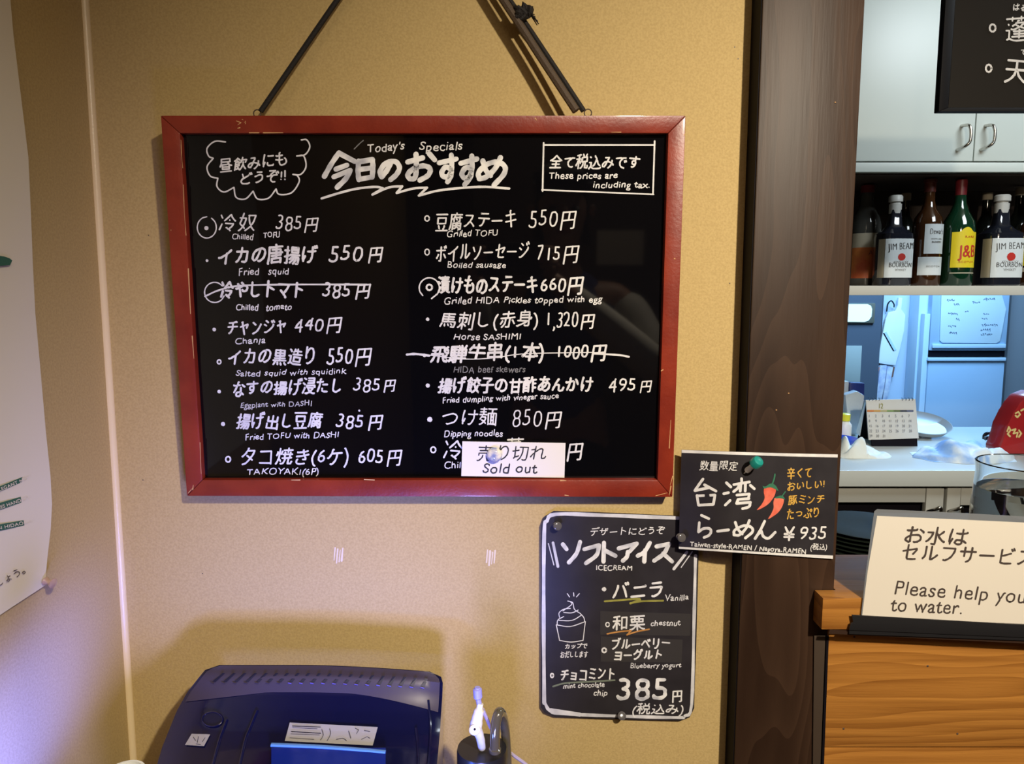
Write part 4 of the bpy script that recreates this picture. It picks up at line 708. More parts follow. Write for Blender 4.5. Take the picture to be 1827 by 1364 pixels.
zr([[(345, 405), (305, 460), (268, 515)], [(268, 515), (400, 488)], [(360, 460), (470, 520)], [(288, 562), (302, 655)], [(288, 566), (460, 558)], [(460, 558), (445, 645)], [(302, 655), (440, 648)],
    [(570, 440), (612, 480)], [(545, 545), (590, 535)], [(605, 610), (558, 655)], [(715, 400), (717, 435)], [(640, 458), (790, 432)], [(692, 452), (680, 490), (638, 525)], [(708, 450), (702, 520)], [(752, 442), (750, 520)], [(800, 465), (838, 498)],
    [(670, 558), (790, 548)], [(790, 548), (780, 592)], [(682, 600), (785, 592)], [(682, 600), (668, 638)], [(668, 638), (800, 628)], [(800, 628), (785, 670), (725, 688)],
    [(330, 752), (402, 785)], [(310, 822), (302, 912)], [(302, 912), (350, 880), (408, 880), (422, 912), (400, 945), (355, 965)], [(485, 905), (590, 892)],
    [(655, 820), (680, 885), (722, 932)], [(790, 802), (755, 880), (695, 940), (642, 940), (650, 895), (735, 852), (805, 865), (820, 910), (752, 970)],
    [(937, 808), (895, 895), (845, 975)], [(862, 945), (905, 905), (925, 955), (975, 972), (1038, 915)]], 4.9)
ink.emit('bold_lettering', rp, M_CHALK, ram); T('¥', 1397, 968, 1419, 969, 40, 4.2, slant=.08); T('935', 1424, 964, 1476, 962, 35, 3.6, slant=.2)
ink.emit('bold_lettering', rp, M_CHALK, ram)
T('数量限定', 1247, 838, 1316, 838, 18, 1.7); ink.emit('white_lettering', rp, M_CHALK, ram); T('Taiwan-style-RAMEN / Nagoya-RAMEN', 1231, 975, 1439, 989, 12.5, 1.7, slant=.05); ink.emit('white_lettering', rp, M_CHALK, ram); T('(税込)', 1445, 981, 1476, 981, 12, 1.5)
ink.emit('white_lettering', rp, M_CHALK, ram)
T('辛くて', 1404, 853, 1449, 851, 20, 2.4); ink.emit('yellow_lettering', rp, M_YEL, ram); T('おいしい!', 1403, 876, 1472, 870, 17, 2.2); ink.emit('yellow_lettering', rp, M_YEL, ram); T('豚ミンチ', 1406, 900, 1471, 897, 19, 2.3); ink.emit('yellow_lettering', rp, M_YEL, ram); T('たっぷり', 1402, 925, 1464, 921, 20, 2.3)
ink.emit('yellow_lettering', rp, M_YEL, ram)
def fillpoly(pts, nm, m, off, par, mapf):
    p = [mapf(1190 + a / 5.373, 780 + b2 / 5.373, off) for a, b2 in pts]
    sp = smoothpath(p + [p[0]], 4)[:-1]; prism(nm, sp, (0, -.0001, 0), m, par)
fillpoly([(930, 490), (985, 478), (1042, 492), (1032, 560), (985, 630), (930, 672), (862, 702), (905, 650), (935, 590), (928, 530)], 'red_chilli', M_CHILI, 0, ram, rp)
fillpoly([(1030, 588), (1075, 578), (1120, 592), (1108, 660), (1070, 720), (1020, 760), (970, 787), (1000, 735), (1022, 680), (1020, 630)], 'red_chilli', M_CHILI, 0, ram, rp)
fillpoly([(915, 470), (945, 475), (985, 450), (1020, 452), (1048, 475), (1068, 518), (1035, 500), (1000, 485), (965, 487), (930, 495)], 'green_cap', M_LEAF, .0002, ram, rp)
fillpoly([(1035, 582), (1060, 570), (1090, 562), (1115, 570), (1130, 600), (1105, 592), (1075, 588), (1048, 590)], 'green_cap', M_LEAF, .0002, ram, rp)
zr([[(1035, 358), (1028, 400), (1010, 452)]], 2.6); zr([[(1135, 525), (1118, 548), (1100, 575)]], 2.0)
ink.emit('green_stems', lambda x, y, z=0: rp(x, y, z + .0003), M_LEAF, ram)
# push pins
def along(c, d, prof, name, m, parent, seg=14):
    d = V3(d).normalized(); u = d.orthogonal().normalized(); v = d.cross(u); Vs = []; Fs = []
    for r, h in prof:
        for k in range(seg): a = 2 * math.pi * k / seg; Vs.append(V3(c) + u * math.cos(a) * r + v * math.sin(a) * r + d * h)
    for i in range(len(prof) - 1):
        for k in range(seg): Fs.append([i * seg + k, i * seg + (k + 1) % seg, (i + 1) * seg + (k + 1) % seg, (i + 1) * seg + k])
    Fs.append(list(range(seg))[::-1]); Fs.append([(len(prof) - 1) * seg + k for k in range(seg)])
    return mk(name, Vs, Fs, m, parent, True)
M_TEAL = mat('teal_plastic', (0.01, 0.25, 0.22), 0.35)
M_GREYP = mat('smoky_clear_plastic', (0.10, 0.095, 0.10), 0.12, coat=0.8)
pin = thing('push_pin', 'push pin with round teal head and white shaft on the ramen sign', 'push pin', P(1327, 846, YR - .001))
p0 = P(1327, 845, YR - .001); p1 = P(1352, 824, YR - .020); dd = p1 - p0; Lp = dd.length
along(p0, dd, [(0.0008, 0), (0.0008, Lp * .25)], 'pin_point', M_CHROME, pin, 8)
along(p0, dd, [(0.0032, Lp * .22), (0.0036, Lp * .3), (0.0030, Lp * .5), (0.0034, Lp * .72)], 'pin_shaft', M_WHITE, pin)
along(p0, dd, [(0.0045, Lp * .7), (0.0068, Lp * .78), (0.0070, Lp * 1.0), (0.0060, Lp * 1.08), (0.003, Lp * 1.12)], 'pin_head', M_TEAL, pin)
for (px, py, yy, lab, m_, lean) in [(991, 938, YS - .001, 'smoky push pin in the top left corner of ice cream sign', M_GREYP, (.25, -1, .2)),
                                (1211, 958, ry(1211) - .001, 'smoky push pin at the left edge of the ramen sign', M_GREYP, (.2, -1, .15)),
                                (1107, 1279, YS - .001, 'clear push pin at the bottom edge of ice cream sign', M_GREYP, (.1, -1, .7)),
                                ]:
    c = P(px, py, yy)
    pn = thing('push_pin', lab, 'push pin', c, None)
    along(c, lean, [(0.0035, 0), (0.0042, 0.0012), (0.0028, 0.003), (0.0024, 0.006), (0.0030, 0.007)], 'pin_shaft', m_, pn)
    along(c + V3(lean).normalized() * .007, lean, [(0.0030, 0), (0.0050, 0.0008), (0.0054, 0.002), (0.0040, 0.003), (0.0022, .0032)], 'pin_head', m_, pn)

# ================================================================== POSTER on the left wall
xp = XL + 0.003
edge = [(15, -40), (20, 60), (29, 180), (40, 280), (48, 380), (56, 470), (63, 560), (70, 660), (74, 770), (80, 850), (83, 900), (82, 945), (78, 1000), (77, 1045)]
pe = [PX(x, y, xp) for x, y in edge]
zb = pe[-1].z
far = [V3((xp, -0.62, PX(-260, 1300, xp).z if False else zb - 0.012)), V3((xp, -0.62, pe[0].z))]
bl = PX(0, 1097, xp); sl = (bl.z - zb) / (bl.y - pe[-1].y)
far[0].z = zb + sl * (-0.62 - pe[-1].y)
poster = thing('wall_poster', 'pale paper poster with green print curling on the left wall', 'poster', V3((xp, pe[-1].y - .1, zb)))
# curled sheet: right edge stands off the wall slightly
Vs = []; Fs = []; n = len(pe)
for e in pe:
    for k in range(9):
        t = k / 8; y = e.y * (1 - t) + (-0.62) * t
        zt = e.z if e is not pe[-1] else e.z * 1.0
        z = e.z + (sl * (y - e.y) if e is pe[-1] else 0)
        Vs.append(V3((xp + 0.006 * (1 - t) ** 6 * math.sin(e.z * 9) ** 2, y, z)))
for i in range(n - 1):
    for k in range(8): Fs.append([i * 9 + k, i * 9 + k + 1, (i + 1) * 9 + k + 1, (i + 1) * 9 + k])
mk('poster_sheet', Vs, Fs, M_POSTER, poster, smooth=True)
po = lambda x, y, z=0: PX(x, y, xp + 0.0012 + 0.0050 * 0 + z) + V3((0.0006, 0, 0))
def ppoly(pts, nm, m, off=0.0): return mk(nm, [PX(x, y, xp + .0035 + off) for x, y in pts], [list(range(len(pts)))], m, poster)
ppoly([(-60, 452), (-10, 455), (8, 458), (17, 461), (22, 465), (18, 473), (0, 475), (-60, 478)], 'green_logo', M_GREEN)
for (a, b2, c_, d_) in [((-70, 897), (68, 840), (70, 848), (-70, 907)), ((-70, 918), (71, 877), (72, 886), (-70, 934)), ((-70, 948), (75, 923), (76, 931), (-70, 963))]:
    ppoly([a, b2, c_, d_], 'green_band', M_GREEN)
pm = lambda x, y, z=0: PX(x, y, xp + 0.0042 + z)
ink.text('THE AND ELEGANT NOTES', -48, 897, 64, 850, 8, 1.1, jit=0); ink.emit('pale_lettering', pm, M_POSTER, poster); ink.text('UNIQUE PEOPLES HANDICRAFT', -60, 930, 68, 885, 8.5, 1.1, jit=0); ink.emit('pale_lettering', pm, M_POSTER, poster); ink.text('FLOWS IN HIDAOILANE', -45, 955, 72, 930, 8.5, 1.1, jit=0)
ink.emit('pale_lettering', pm, M_POSTER, poster)
ink.text('お認めましょう。', -68, 1078, 56, 1017, 16, 1.4, jit=0.0)
ink.emit('grey_lettering', pm, M_INKB, poster)
pc = PX(80, 1037, xp + .004)
pn = thing('push_pin', 'clear push pin at the lower right corner of the wall poster', 'push pin', pc)
M_CLP = mat('rosy_clear_plastic', (0.45, 0.30, 0.25), 0.1, coat=1.0)
along(pc, (1, -.2, -.2), [(0.0040, 0), (0.0045, .001), (0.0028, .004), (0.0026, .008)], 'pin_shaft', M_CLP, pn)
along(pc + V3((.008, -.0016, -.0016)), (1, -.2, -.2), [(0.0030, 0), (0.0052, .001), (0.0054, .002), (0.003, .0032)], 'pin_head', M_CLP, pn)
# wallpaper marks
M_SCUFF = mat('pale_scuff', (.70, .58, .42), .8)
for sx_, sy_ in ((598, 978), (870, 982)):
    for k in range(4):
        ink.stroke([(sx_ + k * 4.5, sy_ + (k * 7) % 5), (sx_ + k * 4.5 - 2, sy_ + 22 + (k * 5) % 7)], 2.2 + (k % 2), 0, .3)
    ink.emit('scuff_mark', lambda x, y, z=0: P(x, y, -.0003 - z), M_SCUFF, bpy.data.objects['wall_back'])
for i, (px, py) in enumerate([(265, 420), (255, 857), (361, 1024), (1302, 506), (1311, 84), (1317, 105)]):
    q = P(px, py, -0.0002); mk('pin_hole', [q + V3((.0007 * math.cos(a), 0, .0009 * math.sin(a))) for a in [k * 1.05 for k in range(6)]], [list(range(6))], M_INKB, bpy.data.objects['wall_back'])
# ================================================================== BAR COUNTER
YBF = -0.0625
zb_ = P(1467, 1068, YBF).z
xbl = P(1467, 1095, YBF).x
ybk = PZ(1510, 990, zb_).y
zbb = P(1600, 1124, YBF).z
XR = 3.3
bar = thing('bar_counter', 'orange varnished wooden bar counter with plank front beside the dark post', 'counter', V3((1.2, 0.0, 0.0)))
yp = -0.040; xpl = P(1479, 1135, yp).x
box('counter_top', (xbl + 0.0, YBF, zbb), (XPR + 0.001, -0.0365, zb_), M_WOODE, bar, 0.0012) if False else None
# top board: L-shape round the post (narrow lip in front of the post, full depth beyond it)
top_out = [(xbl, YBF), (XR, YBF), (XR, ybk), (XPR + .001, ybk), (XPR + .001, -0.0370), (xbl, -0.0370)]
prism('counter_top', [V3((x, y, zbb)) for x, y in top_out], (0, 0, zb_ - zbb), M_WOOD, bar, bev=0.0012)
zseam = P(1600, 1334, yp).z; ztop = zbb - 0.0005; hp = ztop - zseam
for i in range(7):
    z1 = ztop - i * (hp + 0.0) - (0.0016 if i else 0); z0 = max(ztop - (i + 1) * hp, 0.001)
    if z1 - z0 < .02: break
    o = box('front_plank', (xpl, yp, z0), (XR, yp + 0.018, z1), M_WOOD, bar, 0.0014)
box('inner_panel', (XPR + .004, 0.0, 0.0), (XR, 0.02, zbb - .002), M_DARKIN, bar)
for px, py in [(1524, 1137), (1725, 1142), (1505, 1301), (1708, 1310), (1655, 1189)]:
    c = P(px, py, yp); along(c + V3((0, .0005, 0)), (0, -1, 0), [(0.0013, 0), (0.0013, .0008), (.0007, .0012)], 'nail_head', M_INKB, bar, 8)
# clear plastic edge strip on the post beside the planks
M_STRIP = mat('scuffed_clear_strip', (0.055, 0.040, 0.030), 0.3, coat=0.3)
prism('edge_strip', [P(1452, 1134, -.0375), P(1472, 1134, -.0375), P(1462, 1400, -.0375), P(1449, 1400, -.0375)], (0, -.0014, 0), M_STRIP, bar, bev=.0005)
prism('edge_strip', [P(1473, 1134, -.0375), P(1477, 1134, -.0375), P(1467, 1400, -.0375), P(1463, 1400, -.0375)], (0, -.003, 0), M_GAP, bar)
# black rail the sign stands in
YRA = YBF - 0.001
rail = thing('sign_rail', 'black plastic strip along the counter edge holding the water sign', 'rail', P(1600, 1125, YRA))
RL = [(1519, 1097), (1940, 1121), (1940, 1142), (1514, 1124), (1517, 1112), (1521, 1110)]
prism('rail_face', [P(x, y, YRA - .0034) for x, y in RL], (0, -.0016, 0), M_BLACKP, rail, bev=.0004)
prism('rail_foot', [P(x, y, YRA - .0002) for x, y in [(1514, 1116), (1940, 1133), (1940, 1146), (1513, 1130)]], (0, -.003, 0), M_BLACKP, rail)
prism('painted_shadow', [P(x, y, YBF - .0003) for x, y in [(1480, 1124), (1940, 1142), (1940, 1154), (1478, 1131)]], (0, -.0006, 0), mat('brown_shadow', (.03, .014, .008), .5), rail)  # thin dark strip painting the shadow under the counter edge
# ------------------------------------------------------------------ WATER SIGN
SO = P(1600, 1100, YRA - .002); SN = V3((0, -1, 0))
sp_ = lambda x, y, z=0: PL(x, y, SO + SN * z, SN)
wat = thing('water_sign', 'laminated cream sign about self-service water standing on the counter edge', 'sign', sp_(1700, 1105))
prism('laminate', [sp_(x, y) for x, y in [(1536, 1101), (1545, 1020), (1558, 925), (1560, 913), (1565, 909), (1700, 915), (1827, 922), (1932, 929), (1937, 1118), (1730, 1110)]], -SN * .0003, M_FILM, wat)
prism('paper', [sp_(x, y, .0003) for x, y in [(1538, 1100), (1548, 1020), (1565, 921), (1700, 927), (1827, 933), (1924, 938), (1928, 1118), (1730, 1110)]], -SN * .0002, M_CREAM, wat)
wm = lambda x, y, z=0: sp_(x, y, .0006 + z)
def TW(*a): ink.text(*a, slant=0.14, jit=0.0); ink.emit('printed_line', wm, M_INKB, wat)
TW('お水は', 1609, 967, 1726, 973, 36, 3.7); TW('セルフサービス', 1605, 998, 1845, 1009, 35, 3.5)
TW('Please help yourself', 1593, 1061, 1897, 1082, 37, 2.9); TW('to water.', 1588, 1091, 1718, 1097, 36, 2.9)
# ------------------------------------------------------------------ GLASS JUG
yj = 0.045; cj = P(1834, 826, yj); cj = V3((cj.x, yj, 0)); zr_ = P(1834, 828, yj).z; hj = zr_ - zb_
rj = cj.x - P(1744, 900, yj).x
jug = thing('water_jug', 'clear glass water jug half full behind the water sign', 'jug', V3((cj.x, yj, zb_)))
prof = [(rj * .80, .0006), (rj * .96, .004), (rj, .015), (rj * .985, hj * .55), (rj * .95, hj * .78), (rj * .93, hj * .9), (rj * .955, hj)]
inn = [(r - .0032, z + (.004 if i < 2 else 0)) for i, (r, z) in enumerate(prof)][::-1]
lathe('jug_wall', prof + [(rj * .95 - .0016, hj + .0012)] + inn, (cj.x, yj, zb_), M_CLEAR, jug, 48)
zw = P(1834, 893, yj - rj * .9).z - zb_
lathe('water', [(rj * .76, .0060), (rj * .9, .009), (rj - .0036, .018), (rj * .985 - .0036, zw)], (cj.x, yj, zb_), M_WATER, jug, 48)
# ------------------------------------------------------------------ PLATES
zk = 0.94
tag(box('work_shelf', (XPR + .01, 0.25 if ybk < .24 else ybk + .02, zk - .03), (XR, 0.70, zk), mat('steel_top', (.12, .13, .13), .4)), 'dark steel work shelf behind the bar counter', 'shelf')
yp2 = max(ybk + .02, .25) + .10
zt = P(1540, 936, yp2).z
M_PLATE = mat('dark_green_glaze', (0.013, 0.019, 0.014), 0.45, coat=0.0)
n = 0; z = zk
cx = P(1548, 930, yp2).x
hs = (zt - zk) / 12
for i in range(12):
    o = lathe('plate', [(.035, 0), (.038, .003), (.080, hs * .86), (.084, hs * .92), (.080, hs * .97), (.036, .0045)], (cx + random.uniform(-.002, .002), yp2 + .0, zk + i * hs), M_PLATE, None, 32)
    tag(o, ('dark green plate, %s of the stack behind the counter' % (['lowest', 'second from the bottom', 'third from the bottom', 'fourth from the bottom', 'fifth from the bottom', 'sixth from the bottom', 'sixth from the top', 'fifth from the top', 'fourth from the top', 'third from the top', 'second from the top', 'topmost'][i])), 'plate', 'stacked dark green plates')

# ================================================================== UPPER CABINET WITH BOTTLE SHELF
YC = 1.10
zc0 = P(1650, 307, YC).z; zc1 = P(1650, 290, YC).z; zs1 = P(1650, 510, YC).z; zs0 = P(1650, 527, YC).z
xc0, xc1 = P(1380, 300, YC).x, 2.9
cab = thing('wall_cabinet', 'pale laminate wall cabinet with an open bottle shelf beneath its doors', 'cabinet', V3((1.8, YC + .17, zs0)))
box('bottom_rail', (xc0, YC, zc0), (xc1, YC + .02, zc1), M_CAB, cab, .001)
box('cabinet_body', (xc0, YC + .021, zc0 + .001), (xc1, YC + .34, 2.44), M_CABE, cab)
box('bottle_shelf', (xc0, YC, zs0), (xc1, YC + .34, zs1), M_CABE, cab, .0015)
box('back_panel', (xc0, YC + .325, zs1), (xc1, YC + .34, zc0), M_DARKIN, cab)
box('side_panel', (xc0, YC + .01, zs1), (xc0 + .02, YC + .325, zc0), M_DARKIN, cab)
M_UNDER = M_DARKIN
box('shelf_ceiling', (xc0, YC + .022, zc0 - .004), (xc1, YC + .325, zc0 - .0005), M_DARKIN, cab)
xg = P(1738, 250, YC).x; dw = xg - P(1500, 250, YC).x + .12
for i, (a, b2) in enumerate([(xg - .44, xg - .0015), (xg + .0015, xg + .44), (xg + .443, xg + .88)]):
    d = box('door', (a, YC - .002, zc1 + .003), (b2, YC + .018, 2.43), M_CAB, cab, .0012)
    if i < 2:
        hx = P((1716, 1758)[i], 250, YC).x
        za, zb2 = P(1716, 268, YC).z, P(1716, 225, YC).z
        tube('handle', [(hx - .012, YC - .002, za), (hx - .004, YC - .026, za + .006), (hx + .004, YC - .030, za + .018), (hx + .004, YC - .030, zb2 - .018), (hx, YC - .026, zb2 - .004), (hx - .004, YC - .002, zb2)], .0042, M_CHROME, d, 10, 5)
# ------------------------------------------------------------------ bottles
def wrap_label(nm, c, z0, z1, rx, a0, a1, m, parent, sq, rot, toff=.0006, top_arc=0.0):
    Vs = []; Fs = []; n = 14
    for i in range(n + 1):
        a = math.radians(a0 + (a1 - a0) * i / n)
        for z in (z0, z1):
            zz = z + (top_arc * max(0, 1 - abs((i / n - .5) * 4.2) ** 2) if z == z1 else 0)
            Vs.append(surf(c, rx + toff, a, zz, sq, rot))
    for i in range(n): Fs.append([2 * i, 2 * i + 2, 2 * i + 3, 2 * i + 1])
    return mk(nm, Vs, Fs, m, parent, True)
def surf(c, r, a, z, sq, rot):
    ca, sa = math.cos(a), math.sin(a); q = (abs(ca) ** (2 + sq * 6) + abs(sa) ** (2 + sq * 6)) ** (-1 / (2 + sq * 6)) if sq else 1
    x, y = r * q * ca, r * q * sa
    return V3(c) + V3((x * math.cos(rot) - y * math.sin(rot), x * math.sin(rot) + y * math.cos(rot), z))
def label_text(items, c, r, z0, z1, sq, rot, parent, acen, toff=.0011):
    """items: (text, u0, v0, u1, em, w, material) in label units: u in mm right of centre, v in mm above z0"""
    for it in items:
        if it[0] == 'fill':
            _, pts, m = it
            mk('label_mark', [surf(c, r + toff, math.radians(acen) + u * .001 / r, z0 + v * .001, sq, rot) for u, v in pts], [list(range(len(pts)))], m, parent)
            continue
        t, u0, v0, u1, v1, em, w_, m = it
        ink.text(t, u0, -v0, u1, -v1, em, w_, jit=0)
        ink.emit('label_lettering', lambda x, y, z: surf(c, r + toff + z, math.radians(acen) + x * .001 / r, z0 - y * .001, sq, rot), m, parent)
def zpx(py, y): return P(1650, py, y).z
YBO = YC + .075
zsh = zs1
def bottle(nm, lab, pxl, pxr, pyt, m, profile, yb=YBO, sq=0.0, rot=0.0, capm=None, capprof=None, grp=None):
    xl, xr = P(pxl, 480, yb).x, P(pxr, 480, yb).x; r = (xr - xl) / 2; cx = (xl + xr) / 2
    H_ = P((pxl + pxr) / 2, pyt, yb).z - zsh
    b = thing(nm, lab, 'bottle', V3((cx, yb, zsh)), grp)
    lathe('glass_body', [(r * a, H_ * z) for a, z in profile], (cx, yb, zsh), m, b, 28, sq, rot)
    if capm: lathe('bottle_cap', [(r * a, H_ * z) for a, z in capprof], (cx, yb, zsh), capm, b, 24)
    return b, V3((cx, yb, zsh)), r, H_
M_AMB = mat('amber_whisky_glass', (0.045, 0.016, 0.005), 0.06, coat=0.6)
M_BLUEG = mat('dark_navy_glass', (0.012, 0.014, 0.022), 0.06, coat=0.8)
M_GRN = mat('dark_green_glass', (0.004, 0.030, 0.014), 0.06, coat=0.8)
M_SMK = mat('smoky_glass', (0.06, 0.06, 0.055), 0.1, coat=0.6)
M_LAB = mat('white_label', (0.72, 0.78, 0.80), 0.5); M_YL = mat('yellow_label', (0.80, 0.64, 0.02), 0.5)
M_RED = mat('red_print', (0.55, 0.03, 0.02), 0.5); M_CAPW = mat('grey_white_cap', (0.50, 0.50, 0.47), 0.4)
M_CAPR = mat('dark_red_cap', (0.16, 0.015, 0.02), 0.4); M_ORL = mat('orange_red_label', (0.50, 0.07, 0.03), 0.5, col2=(.62, .22, .05), nscale=20)
M_CRL = mat('cream_label', (0.50, 0.45, 0.34), 0.5); M_CORK = mat('pale_cork', (0.42, 0.36, 0.27), 0.7); M_PINK = mat('pinkish_label', (0.30, 0.20, 0.17), .6)
PR_SQ = [(.90, 0), (.97, .015), (.98, .53), (.95, .575), (.62, .62), (.40, .67), (.33, .80), (.31, .84)]
PR_TALL = [(.90, 0), (1, .02), (1, .52), (.93, .60), (.55, .70), (.36, .78), (.31, .90), (.31, .93)]
def beam(pxl, pxr, pyt, lab):
    b, c, r, H_ = bottle('whisky_bottle', lab, pxl, pxr, pyt, M_BLUEG, PR_SQ, sq=.35, capm=M_CAPW, capprof=[(.36, .80), (.37, .905), (.30, .91), (.30, .925), (.41, .93), (.41, .985), (.34, 1.0)])
    z0, z1 = H_ * .09, H_ * .515
    wrap_label('paper_label', c, z0, z1, r * .98, -138, -30, M_LAB, b, .35, 0)
    wrap_label('side_label', c, z0, z1, r * .98, -172, -139, M_CRL, b, .35, 0)
    hh = (z1 - z0) * 1000
    wd = r * 1000
    label_text([('JIM BEAM', -wd * .72, hh * .70, wd * .72, hh * .74, hh * .26, 1.4, M_INK), ('BOURBON', -wd * .68, hh * .27, wd * .62, hh * .27, hh * .17, 1.2, M_INK),
                ('KENTUCKY', -wd * .45, hh * .375, wd * .4, hh * .375, hh * .08, .5, M_INKB), ('WHISKEY', -wd * .35, hh * .17, wd * .3, hh * .17, hh * .09, .5, M_INKB),
                ('fill', [(wd * .23 * math.cos(t * .63), hh * .53 + wd * .23 * math.sin(t * .63)) for t in range(10)], M_RED)],
               c, r * .98, c.z * 0 + z0, z1, .35, 0, b, -86)
    return b
beam(1563, 1619, 349, 'square whisky bottle with white label and red dot, nearer the dark post')
beam(1747, 1811, 348, 'square whisky bottle with white label and red dot, right of the yellow-labelled one')
b, c, r, H_ = bottle('liqueur_bottle', 'smoky bottle with orange label and red cap beside the post', 1515, 1566, 330, M_SMK, [(.92, 0), (1, .02), (1, .60), (.88, .68), (.5, .78), (.42, .88), (.40, .93)], yb=YBO + .10, capm=M_CAPR, capprof=[(.44, .92), (.44, .99), (.38, 1)])
wrap_label('paper_label', c, H_ * .08, H_ * .38, r, -165, -30, M_ORL, b, 0, 0); wrap_label('paper_label', c, H_ * .38, H_ * .52, r, -165, -30, M_CRL, b, 0, 0)
label_text([('AS', -9, 88, 12, 88, 22, 1.3, M_INKB)], c, r, 0, 0, 0, 0, b, -88, .0012)
b, c, r, H_ = bottle('whisky_bottle', 'rounded whisky bottle with two separate white labels and reddish stopper', 1626, 1675, 320, M_AMB, [(.92, 0), (1, .02), (1, .56), (.90, .64), (.5, .72), (.36, .80), (.34, .90)], capm=mat('brown_red_cap', (.13, .03, .022), .4), capprof=[(.38, .88), (.38, .965), (.44, .97), (.44, .998), (.4, 1)])
wrap_label('paper_label', c, H_ * .30, H_ * .575, r, -128, -38, M_LAB, b, 0, 0); wrap_label('paper_label', c, H_ * .10, H_ * .27, r, -148, -38, M_LAB, b, 0, 0)
label_text([("Dewar's", -18, H_ * 480, 22, H_ * 480, 22, 1.0, M_INKB), ("WHITE LABEL".replace('H', 'H'), -14, H_ * 430, 18, H_ * 430, 5, .5, M_INKB), ('BLENDED', -12, H_ * 400, 16, H_ * 400, 7, .7, M_INKB), ('SCOTCH', -22, H_ * 175, 16, H_ * 175, 6, .6, M_INKB)], c, r, 0, 0, 0, 0, b, -83, .0012)
b, c, r, H_ = bottle('whisky_bottle', 'green whisky bottle with yellow label and big red letters', 1678, 1732, 320, M_GRN, PR_TALL, capm=M_CAPR, capprof=[(.34, .85), (.36, .98), (.32, 1)])
wrap_label('paper_label', c, H_ * .17, H_ * .50, r, -140, -38, M_YL, b, 0, 0, top_arc=H_ * .045); wrap_label('lower_band', c, H_ * .115, H_ * .125, r, -140, -40, M_CRL, b, 0, 0)
label_text([('J&B', -21, H_ * 270, 27, H_ * 270, 46, 4.6, M_RED), ('RARE', -10, H_ * 445, 18, H_ * 445, 8, .8, M_RED), ('SCOTCH', -22, H_ * 215, 22, H_ * 215, 7, .7, M_RED)], c, r, 0, 0, 0, 0, b, -84, .0012)
b, c, r, H_ = bottle('whisky_bottle', 'dark bottle with yellow label cut off at the right frame edge', 1818, 1874, 330, M_AMB, PR_TALL, capm=M_YL, capprof=[(.34, .86), (.36, .98), (.32, 1)])
wrap_label('paper_label', c, H_ * .20, H_ * .49, r, -170, -30, M_YL, b, 0, 0); wrap_label('lower_band', c, H_ * .14, H_ * .18, r, -170, -30, M_CRL, b, 0, 0)
for (a, b2, t, lab, capm) in [(1590, 1628, 345, 'dark bottle with pale cork behind the left white-labelled square bottle', M_CORK), (1733, 1772, 344, 'dark bottle with pale cork between the yellow-labelled and right square bottles', M_CORK),
                              (1790, 1832, 335, 'tall dark bottle standing behind the right white-labelled square bottle', M_CORK)]:
    b, c, r, H_ = bottle('wine_bottle', lab, a, b2, t, M_SOLID, [(.92, 0), (1, .02), (1, .55), (.85, .66), (.42, .76), (.36, .85), (.36, .92)], yb=YBO + .135, capm=capm, capprof=[(.36, .92), (.42, .925), (.42, .995), (.36, 1)])
    if a == 1733: wrap_label('paper_label', c, H_ * .08, H_ * .36, r, -165, -30, M_PINK, b, 0, 0)

# ================================================================== HANGING BLACK BOARD (upper right)
YH = 0.30
hb = thing('hanging_menu_board', 'black framed menu board hanging in front of the wall cabinet', 'menu board', P(1800, 198, YH))
fr = [(1691, -60), (1675, 199), (2050, 199), (2066, -60)]; inr = [(1708, -48), (1692, 192), (2034, 192), (2049, -48)]
prism('board_panel', [P(x, y, YH + .004) for x, y in inr], (0, .004, 0), mat('soft_black_panel', (.020, .018, .016), .25), hb)
prism('frame_side', [P(*fr[0], YH), P(*fr[1], YH), P(*inr[1], YH), P(*inr[0], YH)], (0, .014, 0), mat('matte_black_frame', (.004, .004, .006), .6, spec=.2), hb, bev=.001)
prism('frame_bottom', [P(*fr[1], YH), P(*fr[2], YH), P(*inr[2], YH), P(*inr[1], YH)], (0, .014, 0), mat('matte_black_frame', (.004, .004, .006), .6, spec=.2), hb, bev=.001)
prism('frame_side', [P(*fr[2], YH), P(*fr[3], YH), P(*inr[3], YH), P(*inr[2], YH)], (0, .014, 0), mat('matte_black_frame', (.004, .004, .006), .6, spec=.2), hb, bev=.001)
prism('frame_top', [P(*fr[3], YH), P(*fr[0], YH), P(*inr[0], YH), P(*inr[3], YH)], (0, .014, 0), mat('matte_black_frame', (.004, .004, .006), .6, spec=.2), hb, bev=.001)
for px in (1760, 1980):
    q = P(px, -58, YH + .006); tube('hanging_wire', [q, V3((q.x, q.y, ZC - .001))], .0012, M_CORD, hb, 6, 0)
hm = lambda x, y, z=0: P(x, y, YH + .0032 - z)
ringmark(1771, 50, 5.2, 6.5, 3.4); ink.emit('bullet_mark', hm, M_CHALK, hb); T('蓬天', 1790, 70, 1880, 70, 47, 3.6, slant=.05); ink.emit('menu_line', hm, M_CHALK, hb)
ringmark(1764, 122, 5.0, 6.5, 3.4); ink.emit('bullet_mark', hm, M_CHALK, hb); T('天', 1788, 146, 1836, 146, 50, 4.4, slant=.1); ink.emit('menu_line', hm, M_CHALK, hb)
T('はる', 1806, 18, 1832, 18, 13, 2.0); ink.emit('small_lettering', hm, M_CHALK, hb); T('てん', 1819, 98, 1845, 98, 12, 1.8); ink.emit('small_lettering', hm, M_CHALK, hb)

